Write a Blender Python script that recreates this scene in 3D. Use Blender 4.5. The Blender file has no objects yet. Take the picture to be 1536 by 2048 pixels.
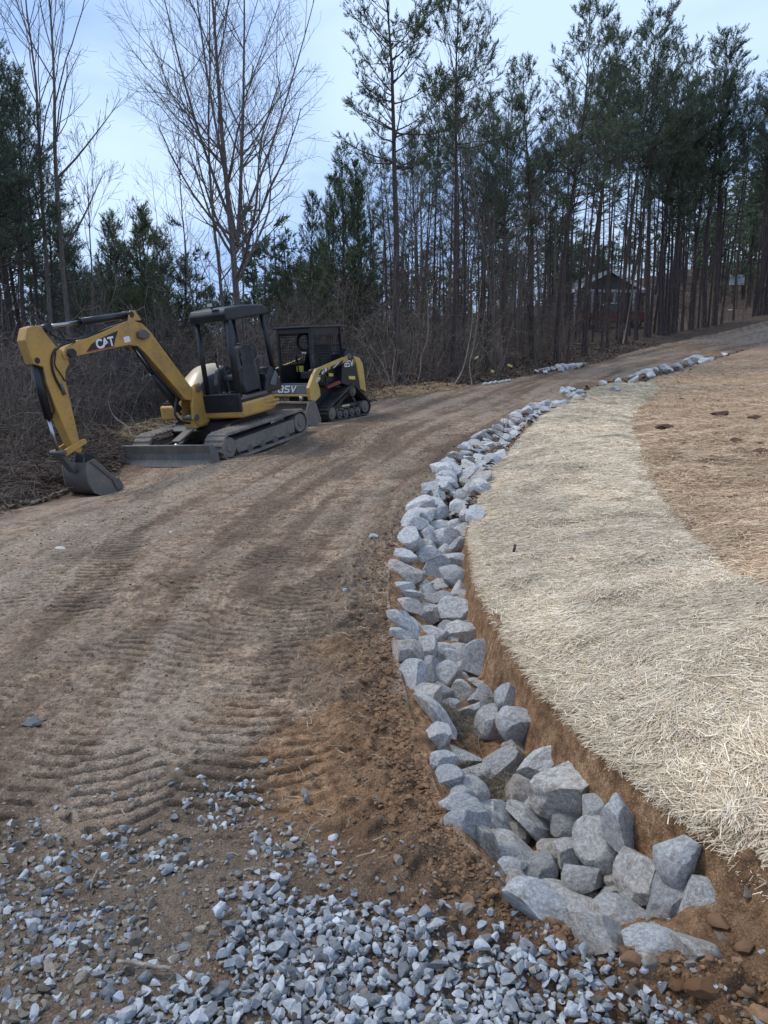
import bpy, bmesh, math, random
import numpy as np
from mathutils import Vector, Matrix, Euler
# ---------------------------------------------------------------- camera, sky, sun, exposure
scene = bpy.context.scene
FPX = 1495.0; CAMZ = 1.6
PITCH = math.atan((1024-725)/FPX)
cam = bpy.data.objects.new("camera", bpy.data.cameras.new("camera"))
scene.collection.objects.link(cam); scene.camera = cam
cam.data.sensor_fit = 'HORIZONTAL'; cam.data.sensor_width = 36.0; cam.data.lens = 36.0*FPX/1536.0
cam.location = (0, 0, CAMZ); cam.rotation_euler = (math.pi/2-PITCH, 0, 0)
cam.data.clip_start = 0.05; cam.data.clip_end = 2000
scene.view_settings.view_transform = 'Standard'; scene.view_settings.look = 'None'
scene.view_settings.gamma = 1.0; scene.view_settings.exposure = 0.64
scene.cycles.max_bounces = 5; scene.cycles.diffuse_bounces = 3; scene.cycles.transparent_max_bounces = 6
scene.cycles.use_denoising = True
SUN_EL = math.radians(56); SUN_AZ = math.radians(-70)     # high, to the left of the camera, seen through cloud
world = bpy.data.worlds.new("World"); scene.world = world; world.use_nodes = True
wn = world.node_tree.nodes; wl = world.node_tree.links; wn.clear()
wo = wn.new('ShaderNodeOutputWorld'); bg = wn.new('ShaderNodeBackground')
sky = wn.new('ShaderNodeTexSky'); sky.sky_type = 'NISHITA'; sky.sun_disc = False
sky.sun_elevation = SUN_EL; sky.sun_rotation = SUN_AZ; sky.air_density = 1.0; sky.dust_density = 1.5
tc = wn.new('ShaderNodeTexCoord')
mp = wn.new('ShaderNodeMapping'); mp.inputs['Scale'].default_value = (1.0, 1.0, 2.6); mp.inputs['Location'].default_value = (3.1, 0.4, 0.2)
n1 = wn.new('ShaderNodeTexNoise'); n1.inputs['Scale'].default_value = 1.7; n1.inputs['Detail'].default_value = 7; n1.inputs['Roughness'].default_value = 0.5; n1.inputs['Distortion'].default_value = 0.4
r1 = wn.new('ShaderNodeValToRGB'); r1.color_ramp.interpolation = 'EASE'
r1.color_ramp.elements[0].position = 0.38; r1.color_ramp.elements[0].color = (0, 0, 0, 1)
r1.color_ramp.elements[1].position = 0.60; r1.color_ramp.elements[1].color = (1, 1, 1, 1)
cl = wn.new('ShaderNodeMixRGB'); cl.inputs[1].default_value = (2.7, 4.1, 7.0, 1); cl.inputs[2].default_value = (4.9, 6.3, 8.6, 1)
mx = wn.new('ShaderNodeMixRGB'); mx.inputs[0].default_value = 0.88
wl.new(tc.outputs['Generated'], mp.inputs[0]); wl.new(mp.outputs[0], n1.inputs['Vector']); wl.new(n1.outputs[0], r1.inputs[0])
wl.new(r1.outputs[0], cl.inputs[0]); wl.new(sky.outputs[0], mx.inputs[1]); wl.new(cl.outputs[0], mx.inputs[2])
bg.inputs['Strength'].default_value = 0.1
wl.new(mx.outputs[0], bg.inputs['Color']); wl.new(bg.outputs[0], wo.inputs[0])
sun_d = bpy.data.lights.new("sun", 'SUN'); sun_d.energy = 1.4; sun_d.angle = math.radians(16); sun_d.color = (1.0, 0.93, 0.82)
sun_o = bpy.data.objects.new("sun", sun_d); scene.collection.objects.link(sun_o)
_sd = Vector((math.sin(SUN_AZ)*math.cos(SUN_EL), math.cos(SUN_AZ)*math.cos(SUN_EL), math.sin(SUN_EL)))
sun_o.rotation_euler = _sd.to_track_quat('Z', 'Y').to_euler()

# ---------------------------------------------------------------- helpers
COL = scene.collection
def tag(o, label=None, cat=None, group=None, kind=None):
    if label: o['label'] = label
    if cat: o['category'] = cat
    if group: o['group'] = group
    if kind: o['kind'] = kind
    return o
def empty(name, loc=(0, 0, 0), rz=0.0, parent=None):
    o = bpy.data.objects.new(name, None); COL.objects.link(o); o.location = loc; o.rotation_euler = (0, 0, rz)
    o.empty_display_size = 0.2
    if parent: o.parent = parent
    return o
def mesh_np(name, V, F, smooth=False, mats=()):
    V = np.asarray(V, np.float32); F = np.asarray(F, np.int32); k = F.shape[1]
    me = bpy.data.meshes.new(name); me.vertices.add(len(V)); me.vertices.foreach_set('co', V.ravel())
    me.loops.add(F.size); me.loops.foreach_set('vertex_index', F.ravel())
    me.polygons.add(len(F)); me.polygons.foreach_set('loop_start', np.arange(0, F.size, k, dtype=np.int32))
    me.polygons.foreach_set('loop_total', np.full(len(F), k, np.int32))
    me.polygons.foreach_set('use_smooth', np.full(len(F), bool(smooth)))
    for m in mats: me.materials.append(m)
    me.update(calc_edges=True); return me
def color_attr(me, name, C):
    a = me.color_attributes.new(name, 'FLOAT_COLOR', 'POINT')
    C = np.asarray(C, np.float32)
    if C.shape[1] == 3: C = np.hstack([C, np.ones((len(C), 1), np.float32)])
    a.data.foreach_set('color', C.ravel())
def link(name, me, parent=None, mat=None):
    o = bpy.data.objects.new(name, me); COL.objects.link(o)
    if mat is not None and len(me.materials) == 0: me.materials.append(mat)
    if parent is not None: o.parent = parent
    return o
def _h(ix, iy, s):
    n = (ix.astype(np.int64)*374761393 + iy.astype(np.int64)*668265263 + s*1274126177) & 0xffffffff
    n = ((n ^ (n >> 13))*1274126177) & 0xffffffff
    n = ((n ^ (n >> 16))*2246822519) & 0xffffffff
    return ((n ^ (n >> 15)) & 0xffffff)/float(0xffffff)
def vnoise(x, y, s=0):
    ix = np.floor(x); iy = np.floor(y); fx = x-ix; fy = y-iy
    fx = fx*fx*(3-2*fx); fy = fy*fy*(3-2*fy)
    a = _h(ix, iy, s); b = _h(ix+1, iy, s); c = _h(ix, iy+1, s); d = _h(ix+1, iy+1, s)
    return (a*(1-fx)+b*fx)*(1-fy)+(c*(1-fx)+d*fx)*fy
def fbm(x, y, s=0, octv=4, gain=0.5):
    r = 0; a = 1; t = 0
    for i in range(octv):
        r = r + a*(vnoise(x*2**i+17.3*i, y*2**i-9.1*i, s+i)-0.5); t += a; a *= gain
    return r/t*2            # about -1..1
def sstep(a, b, x):
    t = np.clip((x-a)/(b-a), 0, 1); return t*t*(3-2*t)

# ---------------------------------------------------------------- measuring: a sight line of the photograph -> a place on the land
CP, SP = math.cos(PITCH), math.sin(PITCH)
def ray(px, py):
    xn = (np.asarray(px, float)-768)/FPX; yn = (1024-np.asarray(py, float))/FPX
    return np.stack([xn, CP+yn*SP, -SP+yn*CP], -1)
def at_depth(px, py, d):
    return ray(px, py)*np.asarray(d, float)[..., None] + np.array([0, 0, CAMZ])
def project(P):
    P = np.asarray(P, float)-np.array([0, 0, CAMZ])
    d = P[..., 1]*CP-P[..., 2]*SP; u = P[..., 1]*SP+P[..., 2]*CP
    return 768+P[..., 0]/d*FPX, 1024-u/d*FPX, d
# ---------------------------------------------------------------- the lie of the land (thin-plate surface through measured spots)
_D = [(470,918,11.4),(615,870,13.1),(662,841,15.4),(750,824,16.85),(260,935,12.2),(190,990,9.8),(0,1040,8.3),
 (0,900,14),(100,870,16),(320,850,16.5),(780,785,20),(900,775,22),(1110,800,19),(1150,765,22.5),(1000,765,24),(1060,750,27),
 (1160,735,30),(1300,745,29),(1420,715,35),(1536,690,41),(1400,672,46),(1250,708,37),(1536,640,50),(1200,672,44),
 (1475,612,62),(1200,650,55),(1000,720,30),(850,760,24),(600,780,22),(1536,1000,6.8),(1536,850,13),(1536,770,24),
 (1536,1400,2.6),(1300,800,18.5),(1100,830,15),(1150,900,10),(560,905,12.6)]
_Z = [(0,2048,0),(768,2048,0),(1536,2048,.02),(0,1500,0),(500,1500,0),(800,1500,0),(0,1150,-.05),(400,1100,-.01),(760,1100,0),
 (1536,1700,.26),(1100,1250,.14),(1000,1100,.12),(1300,1500,.22),(1000,960,.25),(820,1100,0),(900,1000,.09),(960,920,.2),(600,1000,0.03),
 (1180,1490,.16),(1400,1650,.2)]
_W = [(-3.95,10.3,-.25),(-3.8,10.65,-.2),(-4.3,10.3,-.24),(-3,-3,0),(3,-3,0),(0,0,0),(6,0,.9),(12,5,2.2),(20,15,3.2),(30,30,4.8),(45,45,7),(60,80,14),(30,90,11),(-6,3,-.1),(-12,6,-.3),
 (-12,14,-.1),(-14,25,-.2),(-5,30,.3),(0,40,1.2),(-20,50,-.5),(0,80,1.5),(-60,80,0),(-60,10,-1),(60,0,7),(-20,-10,0),(25,-10,2),(90,120,22),(0,140,3),(-90,140,2)]
_p = [at_depth(a, b, c) for a, b, c in _D]
for a, b, z in _Z:
    r = ray(a, b); _p.append(r*((z-CAMZ)/r[2])+np.array([0, 0, CAMZ]))
_p += [np.array(w, float) for w in _W]
_p = np.array(_p)
def _tps_fit(P, reg):
    n = len(P); d = np.hypot(P[:, None, 0]-P[None, :, 0], P[:, None, 1]-P[None, :, 1])
    K = np.where(d > 0, d*d*np.log(np.maximum(d, 1e-9)), 0)+reg*np.eye(n)
    Q = np.column_stack([np.ones(n), P[:, :2]]); A = np.block([[K, Q], [Q.T, np.zeros((3, 3))]])
    return np.linalg.solve(A, np.concatenate([P[:, 2], np.zeros(3)]))
_w = _tps_fit(_p, 0.35)
def H0(x, y):
    x = np.asarray(x, float); y = np.asarray(y, float); sh = x.shape; x = x.ravel(); y = y.ravel(); out = np.empty(len(x))
    for i in range(0, len(x), 200000):
        a = x[i:i+200000]; b = y[i:i+200000]
        d2 = (a[:, None]-_p[None, :, 0])**2+(b[:, None]-_p[None, :, 1])**2
        out[i:i+200000] = (0.5*d2*np.log(np.maximum(d2, 1e-12)))@_w[:-3]+_w[-3]+_w[-2]*a+_w[-1]*b
    return out.reshape(sh)
_T = np.exp(np.linspace(math.log(1.2), math.log(160), 420))
def hit(px, py, Hf=None, up=0.0):
    """where the sight line meets the land (arrays ok)"""
    Hf = Hf or H0
    px = np.atleast_1d(np.asarray(px, float)); py = np.atleast_1d(np.asarray(py, float)); R = ray(px, py)
    P = R[:, None, :]*_T[None, :, None]+np.array([0, 0, CAMZ])
    g = P[..., 2]-Hf(P[..., 0], P[..., 1])-np.atleast_1d(up)[:, None]
    k = np.argmax(g < 0, axis=1); k = np.where(np.any(g < 0, axis=1), np.maximum(k, 1), len(_T)-1)
    i = np.arange(len(px)); a = _T[k-1]; b = _T[k]
    for _ in range(14):
        m = (a+b)/2; Q = R*m[:, None]+np.array([0, 0, CAMZ]); below = Q[:, 2]-Hf(Q[:, 0], Q[:, 1])-up < 0
        b = np.where(below, m, b); a = np.where(below, a, m)
    return R*((a+b)/2)[:, None]+np.array([0, 0, CAMZ])
def hits(L): L = np.array(L, float); return hit(L[:, 0], L[:, 1])
# ditch: left lip and right lip as x(y)
_LL = hits([(1470,1960),(1400,1945),(1300,1925),(1150,1862),(1020,1790),(960,1715),(900,1640),(870,1560),(825,1440),(798,1330),(778,1200),(780,1130),(800,1085),
 (850,1010),(885,960),(920,915),(960,880),(1020,845),(1080,812),(1130,785)])
_RL = hits([(1536,1775),(1420,1690),(1300,1590),(1180,1490),(1080,1380),(1000,1260),(955,1170),(938,1080),(950,1000),(985,930),(1040,870),(1100,820),(1160,785)])
_LL = _LL[np.argsort(_LL[:, 1])]; _RL = _RL[np.argsort(_RL[:, 1])]
_far = hits([(1185,775),(1240,762),(1300,748),(1350,735),(1400,722),(1450,710)])
def xl(y): return np.where(y < 18.5, np.interp(y, _LL[:, 1], _LL[:, 0]), np.interp(y, np.r_[_LL[-1, 1], _far[:, 1]], np.r_[_LL[-1, 0], _far[:, 0]-.3]))
def xr(y): return np.maximum(xl(y)+.3, np.interp(y, np.r_[_RL[:, 1], _far[1:, 1]], np.r_[_RL[:, 0], _far[1:, 0]+.3]))
def ditch(x, y):
    a = xl(y); b = xr(y)
    D = np.interp(y, [1.62, 1.85, 2.2, 3.5, 5, 8, 13, 20, 40], [0, .13, .36, .34, .30, .20, .13, .08, .04])
    D = D*(1-sstep(38, 46, y))
    u = (x-a)/np.maximum(b-a, .05); wt = np.minimum(.10, .3*(b-a))/np.maximum(b-a, .05)
    left = sstep(-.04, .55, u); right = 1-sstep(1-wt, 1.02, u)
    return -D*left*right
TRACKS = [  # caterpillar prints on the road: centre line, width, depth
 ([(-120,1660),(60,1530),(210,1420),(380,1310),(520,1225),(640,1170)], .42, .014),
 ([(640,1580),(620,1480),(590,1380),(600,1290),(650,1200),(700,1130)], .44, .016),
 ([(140,1700),(330,1560),(470,1440),(600,1330),(740,1240)], .40, .010),
 ([(-60,1420),(120,1350),(250,1290),(430,1230)], .42, .013),
 ([(150,1230),(225,1120),(280,1020),(330,945),(390,925)], .44, .016),
 ([(30,1220),(130,1120),(240,1010)], .38, .008),
 ([(330,1180),(420,1150),(470,1140),(540,1100)], .30, .020),
 ([(560,1130),(700,1020),(790,960),(900,870),(1010,810)], .42, .011),
 ([(640,930),(760,860),(900,815),(1010,785)], .40, .010),
 ([(480,1080),(640,980),(740,900),(860,840)], .40, .008),
 ([(300,1700),(250,1620),(230,1540)], .40, .010),
 ([(-80,1560),(60,1440),(200,1340),(330,1260),(420,1190)], .40, .012),
 ([(420,1640),(450,1540),(500,1440),(520,1340)], .38, .013),
 ([(470,1000),(560,930),(680,880),(800,835)], .40, .008)]
def _along(x, y, P):
    best = np.full(x.shape, 1e9); S = np.zeros(x.shape); Tt = np.zeros(x.shape); acc = 0.
    for i in range(len(P)-1):
        a = P[i, :2]; e = P[i+1, :2]-a; L = np.hypot(*e); e = e/L
        s = (x-a[0])*e[0]+(y-a[1])*e[1]; sc = np.clip(s, 0, L); t = (x-a[0])*-e[1]+(y-a[1])*e[0]
        d = np.hypot(x-a[0]-e[0]*sc, y-a[1]-e[1]*sc); m = d < best
        best = np.where(m, d, best); S = np.where(m, acc+s, S); Tt = np.where(m, t, Tt); acc += L
    return best, S, Tt
def resample(P, n=40):
    d = np.r_[0, np.cumsum(np.hypot(np.diff(P[:, 0]), np.diff(P[:, 1])))]; q = np.linspace(0, d[-1], n)
    out = np.column_stack([np.interp(q, d, P[:, k]) for k in range(P.shape[1])])
    for _ in range(6): out[1:-1] = (out[:-2]+2*out[1:-1]+out[2:])/4
    return out
_TR = [(resample(hits(p), 14), w, h) for p, w, h in TRACKS]
def prints(x, y):
    z = np.zeros(x.shape); mk = np.zeros(x.shape)
    for k, (P, w, h) in enumerate(_TR):
        lo = P.min(0)-.6; hi = P.max(0)+.6
        m = (x > lo[0]) & (x < hi[0]) & (y > lo[1]) & (y < hi[1])
        if not m.any(): continue
        xx = x[m]; yy = y[m]
        wob = fbm(xx*1.3, yy*1.3, 70+k, 2)*.05
        d, s, t = _along(xx, yy, P)
        band = 1-sstep(w*.38+.05*fbm(xx*7, yy*7, 60+k, 2), w*.5+.05*fbm(xx*7, yy*7, 60+k, 2), d)
        ph = (s+wob+.25*np.abs(t)*(1 if k % 2 else -1)*.6)/.088
        fr = ph-np.floor(ph); rid = 1-sstep(.0, .13, fr)*(1-sstep(.30, .48, fr))
        worn = sstep(-.45, .25, fbm(xx*1.1, yy*1.1, 40+k, 3))*sstep(.0, .15, s)
        zz = band*((.35+.65*worn)*(rid-.8)*h*(2.8+1.1*fbm(xx*16, yy*16, 55+k, 2))-.004)+(np.exp(-((d-w*.52)/.03)**2))*.006*sstep(-.2, .3, fbm(xx*2, yy*2, 65+k, 2))
        z[m] = np.where(band > .05, z[m]*(1-band)+zz, z[m]+zz); mk[m] = np.maximum(mk[m], band*worn)
    return z, mk
def poly_sd(x, y, P):
    """signed distance to polygon, negative inside"""
    best = np.full(x.shape, 1e9); ins = np.zeros(x.shape, bool); n = len(P)
    for i in range(n):
        a = P[i]; b = P[(i+1) % n]; e = b-a; L2 = max(e@e, 1e-12)
        t = np.clip(((x-a[0])*e[0]+(y-a[1])*e[1])/L2, 0, 1)
        best = np.minimum(best, np.hypot(x-a[0]-e[0]*t, y-a[1]-e[1]*t))
        c = ((a[1] > y) != (b[1] > y)) & (x < (b[0]-a[0])*(y-a[1])/((b[1]-a[1]) if b[1] != a[1] else 1e-9)+a[0]); ins ^= c
    return np.where(ins, -best, best)
ROAD_L = hits([(-500,1300),(-250,1130),(0,1040),(140,990),(235,955),(280,905),(380,868),(520,850),(640,830),(740,806),(870,782),(960,768),(1060,752),(1160,737),(1250,708),(1400,673),(1536,642),(1640,618)])[:, :2]
PALE = np.vstack([hits([(936,1080),(950,1000),(985,930),(1040,870),(1100,820),(1160,787),(1240,766),(1312,756),(1322,780),(1282,815),(1266,845),(1290,920),(1330,1000),(1400,1080),(1480,1150),(1536,1185)])[:, :2],
 np.array([[2.6,2.9],[4.2,1.6],[4.6,-1.5],[1.9,-1.2],[1.35,1.0]]), hits([(1536,1772),(1420,1692),(1300,1592),(1180,1492),(1080,1382),(1000,1262),(953,1172)])[:, :2]])
BROWN = np.vstack([hits([(1312,756),(1380,735),(1450,713),(1536,688)])[:, :2], np.array([[30,48],[34,20],[20,2],[5,1.2],[2.7,2.95]]),
 hits([(1536,1185),(1480,1150),(1400,1080),(1330,1000),(1290,920),(1266,845),(1282,815),(1322,780)])[:, :2]])
_fr = np.vstack([_far[:, :2], hits([(1536,687),(1640,655)])[:, :2]])
ROADP = np.vstack([ROAD_L, _fr[::-1], np.column_stack([xl(np.linspace(22,1.75,30)), np.linspace(22,1.75,30)]), [[1.4,1.4],[4,-2],[-8,-3]]])
STRAW_PATCH = [hits([(250,900),(275,855),(340,845),(360,862),(300,895)])[:, :2], hits([(752,800),(760,785),(880,772),(905,775),(820,792)])[:, :2]]
BAND = hits([(0,960),(120,985),(220,975)])
def masks(x, y):
    nz = fbm(x*.9, y*.9, 3, 4); nf = fbm(x*5, y*5, 9, 3)
    road = poly_sd(x, y, ROADP)+nz*.18+nf*.05
    pale = poly_sd(x, y, PALE)+nf*.04; brown = poly_sd(x, y, BROWN)+nf*.05
    return road, pale, brown
_CL = resample(hits([(300,2000),(330,1500),(420,1230),(560,1060),(720,930),(880,840),(1000,790),(1120,755),(1250,722),(1400,690),(1536,665)]), 40)
_CL[:, 2] = 0
def streaks(x, y):
    d, s, t = _along(x, y, _CL); w = 1-sstep(4, 7, d)
    return (fbm(s*.28, t*2.6, 140, 4)*.7+fbm(s*.5, t*8, 141, 3)*.5)*w
def H(x, y):
    """full ground height"""
    x = np.asarray(x, float); y = np.asarray(y, float)
    return H0(x, y)+ditch(x, y)
def Hfull(x, y, extra=False):
    x = np.asarray(x, float); y = np.asarray(y, float); r = np.hypot(x, y)
    road, pale, brown = masks(x, y)
    onroad = 1-sstep(-.05, .25, road); onstraw = np.maximum(1-sstep(-.05, .05, pale), 1-sstep(-.05, .05, brown))
    pz, mk = prints(x, y)
    u = (x-xl(y))/np.maximum(xr(y)-xl(y), .05)
    churn = np.exp(-((x-xl(y)+.22)/.22)**2)*(y < 20)            # loose soil thrown up by the ditch
    churn = np.maximum(churn, (1-sstep(.5, 1.0, np.hypot(x-1.35, (y-1.45)*1.1)))*1.1)
    indit = ((u > 0) & (u < 1.03)).astype(float)
    z = H0(x, y)+ditch(x, y)
    sk = streaks(x, y); z += onroad*(.012*sk+.022*fbm(x*.8, y*.8, 21, 3)+.006*fbm(x*4, y*4, 31, 4)*(1+1.5*churn)+.0042*fbm(x*24, y*24, 33, 3)+.006*sstep(.55, .95, vnoise(x*17, y*17, 34))*(r < 9)+.0035*fbm(x*55, y*55, 35, 2)*(r < 6))
    cl = vnoise(x*14, y*14, 5)*.6+vnoise(x*31, y*31, 6)*.4
    z += churn*(.045*sstep(.35, .8, cl)+.03*fbm(x*6, y*6, 8, 2)+.02)*(1-indit*.6)
    z += onroad*(1-.8*churn)*pz
    rough = (1-onroad)*(1-onstraw)
    z += rough*(.10*fbm(x*1.2, y*1.2, 51, 4)+.05*sstep(.3, .9, vnoise(x*7, y*7, 52))+.02*fbm(x*18, y*18, 53, 3))*sstep(0, .8, road+.3)
    berm = np.exp(-((poly_sd(x, y, ROADP)-.9)/.7)**2)*(x < -2.4)*(y < 16)*(y > 4)
    berm = berm*sstep(.5, 1.3, np.hypot(x+3.85, y-9.75)); z += berm*(.16+.16*fbm(x*1.5, y*1.5, 61, 3)+.07*vnoise(x*5, y*5, 62))
    bn = 1-sstep(-.05, .05, brown)
    z += onstraw*(.03*fbm(x*1.5, y*1.5, 71, 3)+.012*fbm(x*9, y*9, 72, 3)) + bn*.07*sstep(.5, .95, vnoise(x*2.4, y*2.4, 73)) + onstraw*(.03*sstep(.5, .9, vnoise(x*3.1, y*3.1, 74)) + .05*sstep(0, .35, -np.minimum(pale, brown))-.02)
    z += indit*.035*fbm(x*9, y*9, 81, 4)
    if extra: return z, road, pale, brown, churn, indit, mk, u, sk
    return z
# ---------------------------------------------------------------- materials
class NT:
    def __init__(s, name):
        s.m = bpy.data.materials.new(name); s.m.use_nodes = True; s.n = s.m.node_tree.nodes; s.l = s.m.node_tree.links
        s.b = s.n['Principled BSDF']; s.tc = s.n.new('ShaderNodeTexCoord')
    def set(s, sock, v):
        if hasattr(v, 'is_linked') or isinstance(v, bpy.types.NodeSocket): s.l.new(v, sock)
        else:
            if isinstance(v, (tuple, list)) and len(v) == 3 and sock.type == 'RGBA': v = (*v, 1)
            sock.default_value = v
    def noise(s, scale, detail=4, rough=.55, vec=None, dist=0.0, stretch=None, obj=True, rot=None):
        v = vec or s.tc.outputs['Object']
        if stretch or rot:
            mp = s.n.new('ShaderNodeMapping'); s.l.new(v, mp.inputs[0])
            if stretch: mp.inputs['Scale'].default_value = stretch
            if rot: mp.inputs['Rotation'].default_value = rot
            v = mp.outputs[0]
        n = s.n.new('ShaderNodeTexNoise'); n.inputs['Scale'].default_value = scale; n.inputs['Detail'].default_value = detail
        n.inputs['Roughness'].default_value = rough; n.inputs['Distortion'].default_value = dist; s.l.new(v, n.inputs['Vector']); return n.outputs[0]
    def voro(s, scale, out='Color', rand=1.0):
        n = s.n.new('ShaderNodeTexVoronoi'); n.inputs['Scale'].default_value = scale; n.inputs['Randomness'].default_value = rand
        s.l.new(s.tc.outputs['Object'], n.inputs['Vector']); return n.outputs[out]
    def ramp(s, f, stops, interp='LINEAR'):
        r = s.n.new('ShaderNodeValToRGB'); r.color_ramp.interpolation = interp; e = r.color_ramp.elements
        while len(e) < len(stops): e.new(0.5)
        for k, (p, c) in enumerate(stops):
            if not isinstance(c, (tuple, list)): c = (c, c, c)
            e[k].position = p; e[k].color = (*c, 1)
        s.l.new(f, r.inputs[0]); return r.outputs[0]
    def mix(s, f, a, b, mode='MIX'):
        n = s.n.new('ShaderNodeMixRGB'); n.blend_type = mode; s.set(n.inputs[0], f); s.set(n.inputs[1], a); s.set(n.inputs[2], b); return n.outputs[0]
    def math(s, op, a, b=0.0, clamp=False):
        n = s.n.new('ShaderNodeMath'); n.operation = op; n.use_clamp = clamp; s.set(n.inputs[0], a); s.set(n.inputs[1], b); return n.outputs[0]
    def attr(s, name):
        n = s.n.new('ShaderNodeVertexColor'); n.layer_name = name; return n.outputs[0]
    def sep(s, c):
        n = s.n.new('ShaderNodeSeparateColor'); s.l.new(c, n.inputs[0]); return n.outputs
    def objrand(s): return s.n.new('ShaderNodeObjectInfo').outputs['Random']
    def bump(s, h, strength=.5, dist=.01):
        n = s.n.new('ShaderNodeBump'); n.inputs['Strength'].default_value = strength; n.inputs['Distance'].default_value = dist
        s.l.new(h, n.inputs['Height']); s.l.new(n.outputs[0], s.b.inputs['Normal'])
    def out(s, color=None, rough=None, metal=None, spec=None):
        if color is not None: s.set(s.b.inputs['Base Color'], color)
        if rough is not None: s.set(s.b.inputs['Roughness'], rough)
        if metal is not None: s.set(s.b.inputs['Metallic'], metal)
        if spec is not None: s.b.inputs['Specular IOR Level'].default_value = spec
        return s.m
def mat_soil(name='soil'):
    t = NT(name); m = t.sep(t.attr('mask')); m2 = t.sep(t.attr('mask2'))
    nA = t.noise(.9, 6, .62); nB = t.noise(6, 6, .65); nC = t.noise(45, 5, .7); nD = t.noise(2.3, 5, .6, stretch=(1, .45, 1), rot=(0, 0, -.5)); nS = t.noise(1.7, 5, .6)
    tan = t.ramp(nB, [(.40, (.165, .105, .066)), (.5, (.27, .185, .12)), (.62, (.385, .275, .182))])
    grey = t.ramp(nC, [(.40, (.155, .108, .075)), (.60, (.305, .228, .16))])
    col = t.mix(t.ramp(nA, [(.44, 0), (.60, .75)]), tan, grey)
    col = t.mix(t.ramp(nD, [(.5, 0), (.68, .62)]), col, (.125, .082, .052))
    col = t.mix(t.ramp(m2[2], [(.50, 0), (.85, .6)]), col, (.34, .27, .20)); col = t.mix(t.ramp(m2[2], [(.20, .6), (.46, 0)]), col, (.10, .062, .038))
    # clay: orange subsoil
    clay = t.ramp(nB, [(.3, (.15, .080, .040)), (.5, (.25, .140, .070)), (.7, (.38, .240, .135))])
    cf = t.ramp(t.math('ADD', m[0], t.math('MULTIPLY', t.math('SUBTRACT', nS, .5), .9)), [(.35, 0), (.62, 1)])
    col = t.mix(cf, col, clay)
    # damp darker soil in the churned places
    df = t.ramp(t.math('ADD', m[1], t.math('MULTIPLY', t.math('SUBTRACT', nB, .5), 1.1)), [(.3, 0), (.8, .75)])
    col = t.mix(df, col, t.mix(m[0], (.085, .058, .038), (.105, .055, .026)))
    # woodland floor: leaf litter
    lit = t.ramp(t.voro(26, 'Color'), [(.1, (.028, .020, .015)), (.4, (.075, .048, .032)), (.65, (.13, .085, .055)), (.95, (.24, .175, .12))])
    lit = t.mix(t.ramp(nB, [(.35, 0), (.6, .8)]), lit, (.045, .030, .022))
    lf = t.ramp(t.math('ADD', m[2], t.math('MULTIPLY', t.math('SUBTRACT', nB, .5), .7)), [(.35, 0), (.62, 1)])
    col = t.mix(lf, col, lit)
    sn = t.noise(60, 5, .7, stretch=(1, .25, 1), rot=(0, 0, .6)); sn2 = t.noise(50, 5, .7, stretch=(.25, 1, 1), rot=(0, 0, .25))
    sm = t.mix(.5, sn, sn2)
    pale = t.ramp(sm, [(.42, (.10, .070, .038)), (.5, (.34, .265, .155)), (.58, (.66, .56, .38))])
    brown = t.ramp(sm, [(.42, (.17, .095, .055)), (.5, (.40, .255, .15)), (.60, (.66, .49, .31))])
    brown = t.mix(t.ramp(t.noise(1.6, 5, .65), [(.5, 0), (.66, .7)]), brown, (.20, .105, .055))
    col = t.mix(m2[0], col, pale); col = t.mix(m2[1], col, brown)
    fine = t.noise(170, 3, .7); mid_ = t.noise(24, 6, .75)
    col = t.mix(1.0, col, t.ramp(fine, [(.38, .60), (.5, 1.0), (.62, 1.42)]), 'MULTIPLY'); col = t.mix(.8, col, t.ramp(mid_, [(.40, .62), (.5, 1.0), (.60, 1.30)]), 'MULTIPLY')
    # little pale chips of stone
    ch = t.ramp(t.voro(38, 'Distance'), [(.10, 1), (.17, 0)]); cp = t.ramp(t.noise(9, 2, .5), [(.56, 0), (.62, 1)])
    col = t.mix(t.math('MULTIPLY', t.math('MULTIPLY', ch, cp), .8), col, (.38, .34, .30))
    hgt = t.math('ADD', t.math('MULTIPLY', t.noise(18, 6, .75), .9), t.math('MULTIPLY', nC, .8)); hgt = t.math('ADD', hgt, t.math('MULTIPLY', t.noise(140, 3, .6), .35)); hgt = t.math('ADD', hgt, t.math('MULTIPLY', ch, .25))
    hgt = t.math('ADD', hgt, t.math('MULTIPLY', sm, t.math('MULTIPLY', t.math('ADD', m2[0], m2[1]), 2.0)))
    t.bump(hgt, .9, .02)
    rg = t.ramp(t.math('ADD', m[1], nA), [(.3, .9), (1.2, .72)])
    return t.out(col, rg, 0, .3)
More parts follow.
